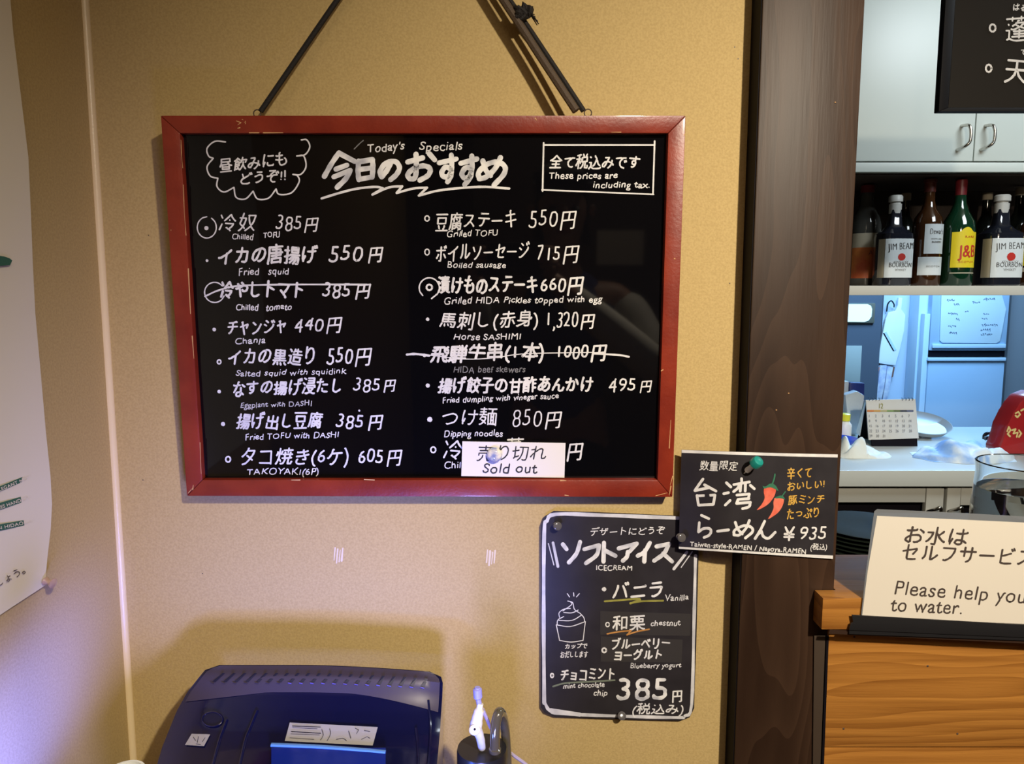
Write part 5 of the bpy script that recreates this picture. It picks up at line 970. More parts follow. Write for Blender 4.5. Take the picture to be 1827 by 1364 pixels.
# ================================================================== KITCHEN COUNTER
YK = 1.02
zkt = P(1650, 840, YK).z; zke = P(1650, 869, YK).z
yke = YK + 0.66
kc_ = thing('kitchen_counter', 'cream topped kitchen counter with drawers behind the bar', 'counter', V3((1.8, YK + .3, 0)))
M_TOP = mat('pale_worktop', (0.56, 0.60, 0.58), 0.25)
M_DOORG = mat('grey_beige_laminate', (0.42, 0.42, 0.38), 0.45)
box('worktop', (.45, YK, zke), (3.3, yke, zkt), M_TOP, kc_, .003)
kx = lambda px: P(px, 885, YK + .02).x
kz = lambda py: P(1600, py, YK + .02).z
def front(nm, a, b2, t, bt):
    return box(nm, (kx(a), YK + .02, kz(bt)), (kx(b2), YK + .038, kz(t)), M_DOORG, kc_, .001)
front('drawer_front', 1380, 1651, 872, 897)
d1 = front('door', 1653, 1684, 872, 1150); d2 = front('door', 1690, 1714, 870, 1150); front('drawer_front', 1714.6, 1990, 870, 902)
for d, px in ((d1, 1665), (d2, 1702)):
    x = kx(px); z = kz(905); tube('handle', [(x - .012, YK + .02, z - .012), (x - .006, YK - .004, z), (x + .004, YK - .010, z + .006), (x + .010, YK + .0, z - .014), (x + .013, YK + .02, z - .022)], .0048, M_CHROME, d, 10, 5)
box('carcass', (.45, YK + .05, 0.0), (3.3, YK + .62, zke - .001), M_GAP, kc_)
box('side_panel', (.45, YK + .03, 0), (.47, YK + .62, zke - .001), M_DOORG, kc_)
# ================================================================== REAR KITCHEN
M_BWALL = mat('pale_blue_wall', (0.52, 0.60, 0.72), 0.5); M_DWALL = mat('slate_wall', (0.085, 0.10, 0.13), 0.5); M_GWALL = mat('grey_steel_door', (0.22, 0.23, 0.25), 0.35)
YW = 3.45
xa = P(1573, 600, YW).x; xb = P(1797, 600, YW).x
struct(box('wall_kitchen', (xa, YW, 0), (3.5, YW + .06, ZC), M_BWALL))
ds = struct(box('wall_kitchen_side', (P(1380, 600, 3.3).x, 3.3, 0), (P(1571, 600, 3.3).x, 3.36, ZC), M_DWALL))
struct(box('door_1', (P(1800, 600, 3.38).x, 3.38, 0), (3.4, 3.42, 2.1), M_GWALL, bev=.003))
# bright rounded opening in the dark wall
win = struct(box('window_1', P(1420, 577, 3.29) - V3((0, .004, 0)), P(1562, 541, 3.29) + V3((0, .01, 0)), mat('dull_brass_frame', (.30, .28, .22), .3, metal=.6), bev=.006))
prism('lit_pane', [P(x, y, 3.283) for x, y in [(1424, 543), (1548, 543), (1554, 546), (1556, 552), (1555, 565), (1550, 572), (1542, 575), (1424, 573)]], (0, .003, 0), mat('lit_pane', (.5, .7, .75), .3, emit=(.55, .88, 1.0), estr=1.0), win)
box('switch_panel', P(1500, 682, 3.295), P(1537, 617, 3.295) + V3((0, -.008, 0)), mat('grey_panel', (.40, .42, .38), .5), ds, .002)
# ---- fridge
YFR = 3.30
fx = lambda px: P(px, 650, YFR).x
fz = lambda py: P(1700, py, YFR).z
fr_ = thing('fridge', 'blue-grey two-door fridge with a whiteboard on its upper door', 'fridge', V3((fx(1722), YFR + .05, 0)))
box('fridge_body', (fx(1641), YFR + .045, 0.02), (fx(1794), YW - .002, 1.72), M_FRIDGEL, fr_, .006)
d1 = box('upper_door', (fx(1656), YFR, fz(626)), (fx(1793), YFR + .04, 1.72), M_FRIDGE, fr_, .008)
d2 = box('lower_door', (fx(1656), YFR, 0.06), (fx(1793), YFR + .04, fz(639)), M_FRIDGE, fr_, .008)
box('door_trim', (fx(1645), YFR + .002, .06), (fx(1655), YFR + .043, fz(560)), M_FRIDGEL, fr_, .003)
box('handle_lip', (fx(1660), YFR - .012, fz(621)), (fx(1790), YFR + .002, fz(614)), M_FRIDGEL, d1, .003)
box('handle_lip', (fx(1653), YFR - .012, fz(644)), (fx(1792), YFR + .002, fz(638)), M_FRIDGEL, d2, .003)
box('door_gap', (fx(1650), YFR + .01, fz(637)), (fx(1793), YFR + .035, fz(627)), M_GAP, fr_)
wb = thing('whiteboard', 'rounded white memo board with blue notes on the fridge door', 'whiteboard', P(1730, 612, YFR - .004))
wo = [(1676, 608), (1680, 500), (1775, 500), (1787, 528), (1794, 552), (1787, 590), (1783, 609), (1776, 613), (1681, 612)]
prism('board_sheet', [P(x, y, YFR - .002) for x, y in wo], (0, -.006, 0), mat('white_board', (.66, .78, .84), .3), wb, bev=.0015)
fbm = lambda x, y, z=0: P(x, y, YFR - .0092 - z * 4)
r5 = random.Random(9)
M_NOTE = mat('navy_ink', (.04, .07, .16), .5)
for (x, y, n_) in [(1690, 536, 4), (1702, 543, 3), (1692, 560, 5), (1706, 570, 2), (1692, 582, 4), (1694, 594, 4), (1722, 556, 2), (1735, 540, 4), (1755, 534, 6), (1755, 560, 3), (1752, 569, 3), (1752, 580, 8), (1750, 589, 5), (1750, 597, 6)]:
    for k in range(n_):
        x0 = x + k * 3.6; ink.stroke([(x0, y + r5.uniform(-1.5, 1.5)), (x0 + r5.uniform(.5, 2.5), y + r5.uniform(-2.5, 1)), (x0 + 2.2, y + r5.uniform(-1, 2.5))], .8, 0)
    ink.emit('memo_line', fbm, M_NOTE, wb)
# ---- slicer, papers, thermometer on the pale wall
YO = YW - .012
sl = thing('vegetable_slicer', 'white handled vegetable slicer with slanted blade hung on pale wall', 'slicer', P(1587, 652, YO))
so_ = [(1601, 531), (1608, 532), (1606, 552), (1613, 562), (1611, 590), (1604, 622), (1597, 646), (1596, 652), (1578, 650), (1561, 647), (1565, 641), (1570, 610), (1578, 570), (1583, 558), (1596, 555), (1600, 545)]
prism('slicer_body', [P(x, y, YO) for x, y in so_], (0, -.014, 0), M_WHITE, sl, bev=.003)
prism('blade', [P(x, y, YO - .0145) for x, y in [(1577, 594), (1581, 592), (1599, 624), (1595, 626)]], (0, -.003, 0), M_FRIDGEL, sl)
prism('blade_slot', [P(x, y, YO - .0145) for x, y in [(1575.6, 595), (1577, 594), (1595, 626), (1593.6, 627)]], (0, -.001, 0), M_GAP, sl)
hk = tag(tube('wall_hook', [P(1582, 556, YO), P(1584, 543, YO - .02), P(1590, 537, YO - .03), P(1595, 543, YO - .02), P(1595, 548, YO)], .004, M_BLACKP, None, 8, 5), 'black curved hook on the pale wall left of the slicer handle', 'hook')
pb = thing('hanging_bags', 'crumpled pale plastic bags hanging beneath the slicer', 'plastic bags', P(1575, 714, YO))
M_BAG = mat('pale_blue_bag', (.80, .80, .85), .35, col2=(.38, .42, .62), nscale=25, bump=.5, bscale=30)
for k, pl in enumerate([[(1556, 652), (1566, 652), (1562, 690), (1553, 714), (1543, 712), (1548, 686)], [(1568, 652), (1580, 652), (1575, 690), (1570, 714), (1558, 714), (1564, 686)], [(1581, 653), (1591, 655), (1585, 690), (1580, 713), (1572, 714), (1577, 686)]]):
    prism('bag', [P(x, y, YO - .004 * k) for x, y in pl], (0, -.018, 0), M_BAG, pb, bev=.003)
prism('red_print', [P(x, y, YO - .03) for x, y in [(1561, 655), (1570, 656), (1567, 664), (1562, 662)]], (0, -.001, 0), mat('salmon_print', (.6, .25, .2), .5), pb)
prism('brown_tab', [P(x, y, YO - .002) for x, y in [(1587, 657), (1595, 655), (1592, 672), (1586, 676)]], (0, -.01, 0), mat('brown_tab', (.20, .09, .06), .6), pb)
th = thing('thermometer', 'small white digital thermometer fixed on pale wall beside fridge', 'thermometer', P(1625, 650, YO))
prism('housing', [P(x, y, YO + .005) for x, y in [(1622, 607), (1631, 608), (1632, 612), (1630, 646), (1628, 649), (1619, 648), (1618, 644), (1620, 611)]], (0, -.016, 0), M_WHITE, th, bev=.002)
prism('display', [P(x, y, YO - .0115) for x, y in [(1624, 612), (1629, 612), (1628, 625), (1623, 625)]], (0, -.001, 0), M_INK, th)

# ---- things on the kitchen counter
def kt(px, py): return PZ(px, py, zkt)
cal = thing('desk_calendar', 'spiral-bound December desk calendar on a black stand', 'calendar', kt(1600, 797))
yc0 = kt(1600, 797).y
cp = lambda px, py, dy=0: P(px, py, yc0 + .03 + dy)
prism('stand_front', [P(1552, 770, yc0 + .036), P(1636, 770, yc0 + .036), V3((P(1637, 797, yc0).x, yc0, zkt)), V3((P(1556, 797, yc0).x, yc0, zkt))], (0, .004, 0), M_GAP, cal)
prism('stand_back', [P(1546, 716, yc0 + .05), P(1632, 716, yc0 + .05), V3((P(1634, 790, yc0 + .12).x, yc0 + .12, zkt)), V3((P(1530, 790, yc0 + .12).x, yc0 + .12, zkt))], (0, .003, 0), M_GAP, cal)
prism('page_block', [cp(1544, 714), cp(1632, 712), cp(1638, 782, -.01), cp(1549, 785, -.01)], (0, -.004, 0), mat('calendar_paper', (.66, .64, .58), .5), cal)
prism('side_page', [P(1544, 714, yc0 + .034), P(1541, 716, yc0 + .05), P(1527, 772, yc0 + .10), P(1533, 778, yc0 + .09)], (.003, 0, 0), mat('pale_page', (.6, .72, .8), .5), cal)
cmf = lambda x, y, z=0: PL(x, y, cp(1590, 750, -.0100), (cp(1632, 712) - cp(1544, 714)).cross(cp(1549, 785, -.01) - cp(1544, 714)).normalized()) + V3((0, -.0004 - z, 0))
ink.text('12', 1567, 729, 1576, 729, 13, 1.2, jit=0); ink.emit('month_number', cmf, M_OLIVE, cal)
for k, cc_ in enumerate([(.62, .2, .05), (.6, .32, .08), (.45, .4, .2), (.2, .3, .1), (.12, .16, .06), (.05, .06, .08), (.1, .12, .2)]):
    x0 = 1547 + k * 11.8; prism('colour_bar', [cmf(x0, 732), cmf(x0 + 11.8, 732), cmf(x0 + 11.8, 735), cmf(x0, 735)], (0, -.0003, 0), mat('bar_colour%s' % 'abcdefg'[k], cc_, .5), cal)
d_ = 1
for rw in range(5):
    for cl in range(7):
        if d_ > 31: break
        x0 = 1549.5 + cl * 11.8 + rw * .4; y0 = 745 + rw * 8.9
        ink.text(str(d_), x0, y0, x0 + (5.6 if d_ > 9 else 3), y0, 7, .55, jit=0); d_ += 1
    ink.emit('date_row', cmf, mat('grey_print', (.16, .17, .2), .5), cal)
for k in range(14):
    if 4 <= k <= 9: continue
    x0 = 1551 + k * 5.9; c = cmf(x0, 713); tube('spiral_ring', [c + V3((0, -.002, -.003)), c + V3((0, -.003, .003)), c + V3((0, .006, .003))], .0009, M_BLACKP, cal, 6, 3)

def mound(name, lab, cat, pxl, pxr, pyb, hpx, depth, m, seed, sharp=1.0, extra=None):
    c = kt((pxl + pxr) / 2, pyb); y0 = c.y + depth / 2
    xl, xr = P(pxl, pyb, c.y).x, P(pxr, pyb, c.y).x; hh = P(pxl, pyb - hpx, y0).z - zkt
    Vs = []; Fs = []; nu, nv = 40, 22
    for j in range(nv + 1):
        for i in range(nu + 1):
            u, v = i / nu, j / nv
            ru, rv = 2 * u - 1, 2 * v - 1
            e = max(0, 1 - (abs(ru) ** 2.4 + abs(rv) ** 2.4)) ** .55
            q = V3((u * 5 + seed, v * 3, seed * .7))
            rid = abs(noise.noise(q * .8)) * 1.9 + .12 * abs(noise.noise(q * 2.7)); bump_ = (extra(u, v) if extra else .7)
            z = zkt + .0008 + hh * e * (bump_ * (.45 + .75 * rid * sharp))
            ang = math.atan2(rv, ru); wob = 1 + .14 * noise.noise(V3((math.cos(ang) * 2, math.sin(ang) * 2, seed)))
            rr_ = 1 - .22 * (abs(ru) * abs(rv))
            Vs.append(V3(((xl + xr) / 2 + ru * (xr - xl) / 2 * wob * rr_, y0 + rv * depth / 2 * wob * rr_, z)))
    for j in range(nv):
        for i in range(nu): a = j * (nu + 1) + i; Fs.append([a, a + 1, a + nu + 2, a + nu + 1])
    b = len(Vs); rim = [i for i in range(nu + 1)] + [j * (nu + 1) + nu for j in range(1, nv + 1)] + [nv * (nu + 1) + i for i in range(nu - 1, -1, -1)] + [j * (nu + 1) for j in range(nv - 1, 0, -1)]
    for r_i in rim: Vs.append(V3((Vs[r_i].x, Vs[r_i].y, zkt + .0003)))
    nr = len(rim)
    for k in range(nr): Fs.append([rim[k], rim[(k + 1) % nr], b + (k + 1) % nr, b + k])
    Fs.append([b + k for k in range(nr)])
    return tag(mk(name, Vs, Fs, m, None, True), lab, cat)
M_CLOTH = mat('white_cloth', (.78, .82, .78), .8); M_BCLOTH = mat('pale_blue_cloth', (.28, .50, .92), .6, col2=(.78, .88, .95), nscale=11, ramp=(.40, .56))
mound('crumpled_cloth', 'crumpled white cloth lying in front of the desk calendar', 'cloth', 1494, 1606, 820, 30, .12, M_CLOTH, 3.3, 1.3, lambda u, v: (1.0 if u < .55 else .55) * (.55 + .65 * math.exp(-((u - .3) * 8) ** 2) + .5 * math.exp(-((u - .55) * 10) ** 2)))
mound('folded_cloth', 'pale blue and white cloth bundle right of metal tray', 'cloth', 1655, 1838, 828, 44, .16, M_BCLOTH, 8.1, .8, lambda u, v: .75 + .25 * math.sin(u * 3))
# tray
ct = kt(1655, 798)
tr = thing('round_tray', 'shallow round metal tray leaning behind the pale blue cloth', 'tray', ct)
tcen = P(1650, 792, ct.y + .10); rt = (P(1704, 790, ct.y + .1).x - tcen.x) * .95; ct.y += .065; tcen.x += .034
Vs = []; Fs = []
for r, h in [(.0, 0), (.80, 0), (.97, .016), (1.0, .018), (.975, .019), (.80, .003), (0, .003)]:
    for k in range(40): a = 2 * math.pi * k / 40; Vs.append(V3((tcen.x + r * rt * math.cos(a), ct.y + .12 + r * rt * math.sin(a) * .9, zkt + .001 + h + .052 * (.5 + .5 * r * math.sin(a)))))
for i in range(6):
    for k in range(40): Fs.append([i * 40 + k, i * 40 + (k + 1) % 40, (i + 1) * 40 + (k + 1) % 40, (i + 1) * 40 + k])
mk('tray_dish', Vs, Fs, mat('pale_steel', (.42, .47, .50), .45, metal=.2), tr, True)
lathe('tray_foot', [(.03, 0), (.03, .020)], (tcen.x, ct.y + .12, zkt), M_CHROME, tr, 16)
# yellow capped bottle, blue bowl, bag, navy pack
yb_ = kt(1505, 790).y
def smallbottle(px, pyb, pyt, r_px, body, capm, lab):
    c = kt(px, pyb); s_ = (P(px + 10, pyb, c.y).x - P(px, pyb, c.y).x) / 10; h = P(px, pyt, c.y).z - zkt; r = r_px * s_
    b = thing('squeeze_bottle', lab, 'bottle', c)
    lathe('bottle_body', [(r * .9, 0), (r, .004), (r, h * .62), (r * .7, h * .72), (r * .5, h * .76)], c, body, b, 24)
    lathe('bottle_cap', [(r * .75, h * .76), (r * .78, h * .97), (r * .6, h)], c, capm, b, 20)
smallbottle(1505, 790, 738, 12, M_WHITE, mat('bright_yellow_cap', (.75, .72, .04), .35), 'white squeeze bottle with yellow cap beside the dark post')
cb = kt(1500, 797)
tag(lathe('blue_bowl', [(.030, 0), (.034, .003), (.052, .024), (.055, .028), (.052, .027), (.03, .006)], (cb.x - .01, cb.y - .0, zkt), mat('royal_blue_plastic', (.02, .10, .75), .3), None, 32), 'small royal blue bowl in front of the yellow capped bottle', 'bowl')
def blob(name, lab, cat, pxs, y, thick, m, bev, parent=None):
    o = prism(name, [P(a, b2, y) for a, b2 in pxs], (0, thick, 0), m, parent, bev=bev)
    if lab: tag(o, lab, cat)
    return o
M_BAG2 = mat('clear_plastic_bag', (.55, .68, .80), .2, col2=(.75, .85, .92), nscale=18, bump=.8, bscale=22)
cbag = kt(1522, 786)
mo = []
blob('plastic_bag', 'pale translucent plastic bag left of the desk calendar', 'plastic bag', [(1508, 705), (1530, 698), (1543, 706), (1540, 735), (1534, 765), (1530, 775.5), (1520, 777), (1514, 777), (1512, 740)], kt(1520, 777).y, .035, M_BAG2, .006)
yn = kt(1520, 777).y + .05
zn0 = zkt
blob('snack_pack', 'navy and white packet standing behind the plastic bag', 'packet', [(1517, 683), (1543, 684), (1542, 720), (1541, 770), (1517, 770)], yn, .03, mat('navy_pack', (.02, .04, .20), .35, col2=(.6, .72, .85), nscale=9, ramp=(.48, .52)), .004)
blob('paper_box', 'pale upright box beside the dark post behind the yellow cap', 'box', [(1490, 680), (1515, 681), (1514, 700), (1513, 771), (1490, 771)], yn + .01, .05, mat('pale_box', (.6, .70, .78), .5), .003)
# tape roll / dark clip
cc2 = P(1770, 783, kt(1770, 800).y + .02)
clp = thing('black_strap', 'black looped strap lying on the blue cloth beside the red bag', 'strap', V3((cc2.x, cc2.y, zkt)))
tube('strap_loop', [P(1756, 784, cc2.y), P(1757, 777, cc2.y), P(1764, 773, cc2.y), P(1775, 776, cc2.y), P(1783, 784, cc2.y), P(1786, 796, cc2.y), V3((P(1788, 800, cc2.y).x, cc2.y, zkt + .005))], .0055, M_BLACKP, clp, 8, 5)
tube('strap_loop', [P(1757, 783, cc2.y - .01), P(1765, 781, cc2.y - .01), P(1770, 789, cc2.y - .01), P(1780, 794, cc2.y - .01), V3((P(1784, 800, cc2.y).x, cc2.y - .01, zkt + .006))], .0065, M_BLACKP, clp, 8, 5)
# red bag
yrb = kt(1810, 812).y
rb = thing('red_snack_bag', 'shiny red bag with gold print at the right end of the counter', 'bag', V3((P(1830, 812, yrb).x, yrb, zkt)))
M_RBAG = mat('red_foil', (.42, .02, .02), .28, col2=(.26, .01, .015), nscale=7, bump=.6, bscale=14, coat=.5)
po_ = [(1784, 812), (1784, 800), (1792, 780), (1797, 760), (1808, 738), (1818, 722), (1830, 708), (1850, 700), (1880, 705), (1900, 760), (1905, 812)]
prism('bag_body', [P(a, b2, yrb) if b2 < 811 else V3((P(a, b2, yrb).x, yrb, zkt + .001)) for a, b2 in po_], (0, .07, 0), M_RBAG, rb, bev=.009)
M_GOLD = mat('gold_print', (.72, .55, .22), .3)
gm = lambda x, y, z=0: P(x, y, yrb - .0006 - z)
for s_ in [[(1812, 738), (1817, 735), (1820, 740), (1815, 745), (1812, 742)], [(1822, 733), (1827, 730), (1830, 736)], [(1797, 770), (1800, 762), (1803, 768), (1798, 775), (1802, 779)], [(1806, 768), (1812, 766), (1808, 774), (1816, 772), (1814, 780)], [(1818, 768), (1822, 774), (1818, 780)]]:
    ink.stroke(s_, 3.0)
    ink.emit('gold_mark', gm, M_GOLD, rb)

# ================================================================== BLUE LIDDED MACHINE ON A SIDE TABLE
ztab = 0.66
tb = thing('side_table', 'dark side table under the blue lidded machine', 'table', V3((-0.22, -.22, 0)))
box('table_top', (XL + .01, -.46, ztab - .03), (.20, -.008, ztab), M_POST, tb, .003)
for x in (XL + .05, .16):
    for y in (-.42, -.05): box('leg', (x - .018, y - .018, 0), (x + .018, y + .018, ztab - .03), M_POST, tb, .002)
M_LID = mat('navy_translucent_plastic', (0.004, 0.005, 0.028), 0.16, coat=0.6, spec=.4)
M_LIDT = mat('smoky_purple_plastic', (0.044, 0.034, 0.050), 0.42)
mac = thing('ice_machine', 'domed navy blue plastic machine with vent slots and a warning label', 'machine', V3((-.19, -.2, ztab)))
rows = [(1187, -.075, 392, 767, 0), (1196, -.080, 366, 787, .2), (1208, -.088, 356, 790, .5), (1236, -.094, 334, 789, 1), (1268, -.108, 316, 787, 1), (1300, -.124, 303, 785, 1), (1335, -.144, 289, 782, 1), (1366, -.164, 280, 779, 1), (1420, -.200, 266, 774, 1), (1500, -.250, 262, 768, 1)]
def lidpt(u, v, off=0.0):
    """u 0..1 across, v 0..len-1 down"""
    i = min(int(v), len(rows) - 2); t = v - i; a, b2 = rows[i], rows[i + 1]
    L = lambda k: a[k] * (1 - t) + b2[k] * t
    px = L(2) + (L(3) - L(2)) * u; s_ = max(0.0, (px - 540) / 240)
    py = L(0) + 13 * s_ ** 1.6 * (1 - min(v / 6, 1) * .6)
    y = L(1) + .012 * (abs(2 * u - 1) ** 7) * min(1, v / 3)
    q = P(px, py, y - off); return q
nu, nv = 48, 36
Vs = []; Fs = []
for j in range(nv + 1):
    for i in range(nu + 1):
        Vs.append(lidpt(.5 + .5 * math.copysign(abs(2 * i / nu - 1) ** .8, 2 * i / nu - 1), j / nv * (len(rows) - 1)))
for j in range(nv):
    for i in range(nu): a = j * (nu + 1) + i; Fs.append([a, a + 1, a + nu + 2, a + nu + 1])
# close the back and sides down to the body
def skirt(idx, fn):
    b = len(Vs)
    for k in idx: Vs.append(fn(Vs[k]))
    for n_ in range(len(idx) - 1): Fs.append([idx[n_], idx[n_ + 1], b + n_ + 1, b + n_])
    return b
top = list(range(nu + 1))
skirt(top, lambda v: V3((v.x, v.y + .028, v.z - .03)))
lf = [j * (nu + 1) for j in range(nv + 1)]; rg = [j * (nu + 1) + nu for j in range(nv + 1)]
skirt(lf, lambda v: V3((v.x + .006, max(v.y + .05, -.05) if v.y > -.06 else min(v.y + .10, -.04), max(v.z - .10, ztab + .12) if v.z > ztab + .13 else v.z - .005)))
skirt(rg, lambda v: V3((v.x - .004, min(v.y + .10, -.04), max(v.z - .10, ztab + .12) if v.z > ztab + .13 else v.z - .005)))
lid = mk('lid', Vs, Fs, M_LID, mac, True)
zl = lidpt(.5, len(rows) - 1).z
xm0, xm1 = lidpt(0, 9).x, lidpt(1, 9).x
box('machine_body', (xm0 + .006, -.245, ztab), (xm1 - .006, -.045, zl - .004), M_BLACKP, mac, .012)
# smoky band across the top with the slots
bw = 30; Vs = []; Fs = []
for i in range(bw + 1):
    u = .012 + .976 * i / bw
    sag = 2.2 - .0 + .95 * (1 - math.sin(math.pi * min(1, max(0, (u - .05) / .9)) * .9)) * 1.0
    vend = 3.0 + .55 * max(0, 1 - u * 3.2) + .9 * max(0, (u - .62) / .38) ** 1.5
    for k in range(7): Vs.append(lidpt(u, .12 + (vend - .12) * k / 6, .0012))
for i in range(bw):
    for k in range(6): a = i * 7 + k; Fs.append([a, a + 7, a + 8, a + 1])
mk('vent_band', Vs, Fs, M_LIDT, mac, True)
for k in range(20):
    u = .070 + k * .0445; w_ = .015
    q = [lidpt(u - w_ * .2, 2.30, .0022), lidpt(u + w_ * .9, 1.45, .0022), lidpt(u + w_ * 1.7, 1.50, .0022), lidpt(u + w_ * .8, 2.36, .0022)]
    mk('vent_slot', q, [[0, 1, 2, 3]], mat('slot_dark', (.004, .004, .02), .5), mac)
    a, b2 = lidpt(u - w_ * .3, 2.40, .0026), lidpt(u + w_ * .7, 2.44, .0026)
    tube('slot_lip', [a, b2], .0006, mat('lip_reflection', (.12, .10, .40), .2, coat=1) if k > 6 else M_LIDT, mac, 6, 0)  # reflected light painted as violet on the right-hand lips
# ribs, raised panel, round hole, labels
def up(px, py):
    best = None
    for jj in range(0, 1801):
        v = jj / 200; i = min(int(v), 8); t = v - i
        l = rows[i][2] * (1 - t) + rows[i + 1][2] * t; r = rows[i][3] * (1 - t) + rows[i + 1][3] * t
        u = (px - l) / (r - l); s_ = max(0.0, (px - 540) / 240); yy = rows[i][0] * (1 - t) + rows[i + 1][0] * t + 13 * s_ ** 1.6 * (1 - min(v / 6, 1) * .6)
        if best is None or abs(yy - py) < best[0]: best = (abs(yy - py), u, v)
    return best[1], best[2]
def lp(px, py, off=.001): u, v = up(px, py); return lidpt(u, v, off)
for pts in [[(459, 1268), (446, 1300), (438, 1320), (428, 1364), (415, 1420)], [(405, 1285), (392, 1320), (380, 1364), (372, 1400)], [(742, 1300), (745, 1330), (746, 1364), (744, 1420)], [(764, 1250), (768, 1300), (764, 1364), (758, 1420)]]:
    tube('lid_rib', [lp(a, b2, .0005) for a, b2 in pts], .0016, M_LID, mac, 8, 4)
M_EDGE = mat('blue_edge_reflection', (.10, .28, .80), .15, coat=1)  # blue light reflected along the window edge, put into the colour
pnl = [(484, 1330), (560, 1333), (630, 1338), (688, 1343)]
tube('panel_edge', [lp(a, b2, .003) for a, b2 in pnl], .0026, M_EDGE, mac, 8, 4, flat=.8)['label'] = 'upper edge of the front window with painted blue reflection'
Vs = [lp(484 + 204 * i / 8 + (6 * 0), py, .004) for py in (1334, 1350, 1380, 1420) for i in range(9)]
for i in range(9): Vs[i].z -= .0006
Fs = [[r * 9 + i, r * 9 + i + 1, (r + 1) * 9 + i + 1, (r + 1) * 9 + i] for r in range(3) for i in range(8)]
mk('front_window', Vs, Fs, mat('blue_window', (.006, .02, .22), .12, coat=1), mac, True)
hc = (379, 1284)
for r_, nm, m_, of in ((17, 'round_recess', mat('slot_dark', (.004, .004, .02), .5), .0010),):
    mk(nm, [lp(hc[0] + r_ * math.cos(a), hc[1] + r_ * .72 * math.sin(a), of) for a in [k * math.pi / 12 for k in range(24)]], [list(range(24))], m_, mac)
tube('recess_ring', [lp(hc[0] + 18 * math.cos(k * math.pi / 12), hc[1] + 13 * math.sin(k * math.pi / 12), .0012) for k in range(25)], .0010, M_LID, mac, 8, 0)
M_LBL = mat('grey_label', (.34, .33, .32), .4)
def lidlabel(nm, q, n_):
    Vs = []
    for j in range(4):
        for i in range(n_ + 1):
            s_, t = i / n_, j / 3
            a = (q[0][0] * (1 - s_) + q[1][0] * s_, q[0][1] * (1 - s_) + q[1][1] * s_); b2 = (q[3][0] * (1 - s_) + q[2][0] * s_, q[3][1] * (1 - s_) + q[2][1] * s_)
            Vs.append(lp(a[0] * (1 - t) + b2[0] * t, a[1] * (1 - t) + b2[1] * t, .0016))
    return mk(nm, Vs, [[j * (n_ + 1) + i, j * (n_ + 1) + i + 1, (j + 1) * (n_ + 1) + i + 1, (j + 1) * (n_ + 1) + i] for j in range(3) for i in range(n_)], M_LBL, mac)
lidlabel('warning_label', [(517, 1290), (674, 1298), (665, 1331), (508, 1323)], 12)
lidlabel('small_label', [(342, 1310), (375, 1311), (364, 1332), (330, 1330)], 4)
lm = lambda x, y, z=0: lp(x, y, .0024 + z)
for s_ in [[(522, 1296), (572, 1298)], [(522, 1299), (566, 1301)], [(520, 1306), (572, 1309)], [(519, 1310), (570, 1312)], [(517, 1317), (560, 1320)]]:
    ink.stroke([(s_[0][0] + (s_[1][0] - s_[0][0]) * k / 6, s_[0][1] + (s_[1][1] - s_[0][1]) * k / 6) for k in range(7)], 1.5 if s_[0][1] in (1296, 1306) else .8, 0)
    ink.emit('label_line', lm, M_INK, mac)
for s_ in [[(588, 1301), (590, 1310), (584, 1322)], [(600, 1320), (612, 1318), (618, 1322)], [(634, 1300), (640, 1303), (636, 1310)], [(645, 1320), (655, 1315), (660, 1318)], [(574, 1302), (577, 1312), (572, 1321)], [(622, 1305), (626, 1318)], [(650, 1304), (660, 1306)], [(345, 1316), (349, 1322)], [(354, 1315), (352, 1326)], [(366, 1317), (361, 1324)], [(350, 1328), (358, 1329)]]:
    ink.stroke(s_, 1.0, 2); ink.emit('label_symbol', lm, M_INK, mac)
# ---- black capped blue tank with tubes
ztk = P(860, 1335, -.16).z; ctk = P(860, 1335, -.16); rtk = (P(905, 1335, -.16).x - ctk.x)
tank = thing('blue_canister', 'round blue canister with black lid, white valve and bent hose', 'canister', V3((ctk.x, -.16, ztab)))
lathe('canister_body', [(rtk * .86, 0), (rtk * .93, .01), (rtk * .93, ztk - ztab - .03)], (ctk.x, -.16, ztab), mat('blue_tank_plastic', (.02, .06, .55), .25, coat=.6), tank, 36)
lathe('canister_lid', [(rtk * .97, ztk - ztab - .03), (rtk, ztk - ztab - .024), (rtk, ztk - ztab - .004), (rtk * .97, ztk - ztab), (rtk * .2, ztk - ztab + .0005)], (ctk.x, -.16, ztab), M_BLACKP, tank, 40)
M_VALVE = mat('ivory_plastic', (.80, .76, .66), .4); M_LAV = mat('lavender_silicone', (.34, .33, .80), .4)
vb = P(860, 1335, -.165)
tube('valve_stem', [vb, P(857, 1318, -.17), P(852, 1303, -.172)], [.0042, .0045, .005], M_SILVER, tank, 12, 4)
tube('valve_body', [P(848, 1304, -.172), P(851, 1285, -.172), P(854, 1272, -.170), P(857, 1256, -.168)], [.0066, .0058, .0054, .0034], M_VALVE, tank, 14, 4)
along(P(847, 1302, -.177), (0, -1, .1), [(.0058, -.004), (.0058, .002), (.0045, .0032), (.0012, .0032)], 'valve_knob', M_VALVE, tank, 16)
along(P(847, 1302, -.1804), (0, -1, .1), [(.0012, 0), (.0012, .0003)], 'valve_hole', M_GAP, tank, 10)
tube('valve_tip', [P(855, 1256, -.168), P(853, 1245, -.168), P(852, 1232, -.168), P(852, 1227, -.168)], [.0028, .0046, .0046, .0030], M_LAV, tank, 12, 4)
M_HOSE = mat('smoky_clear_hose', (.085, .075, .050), .12, coat=1, spec=.7)
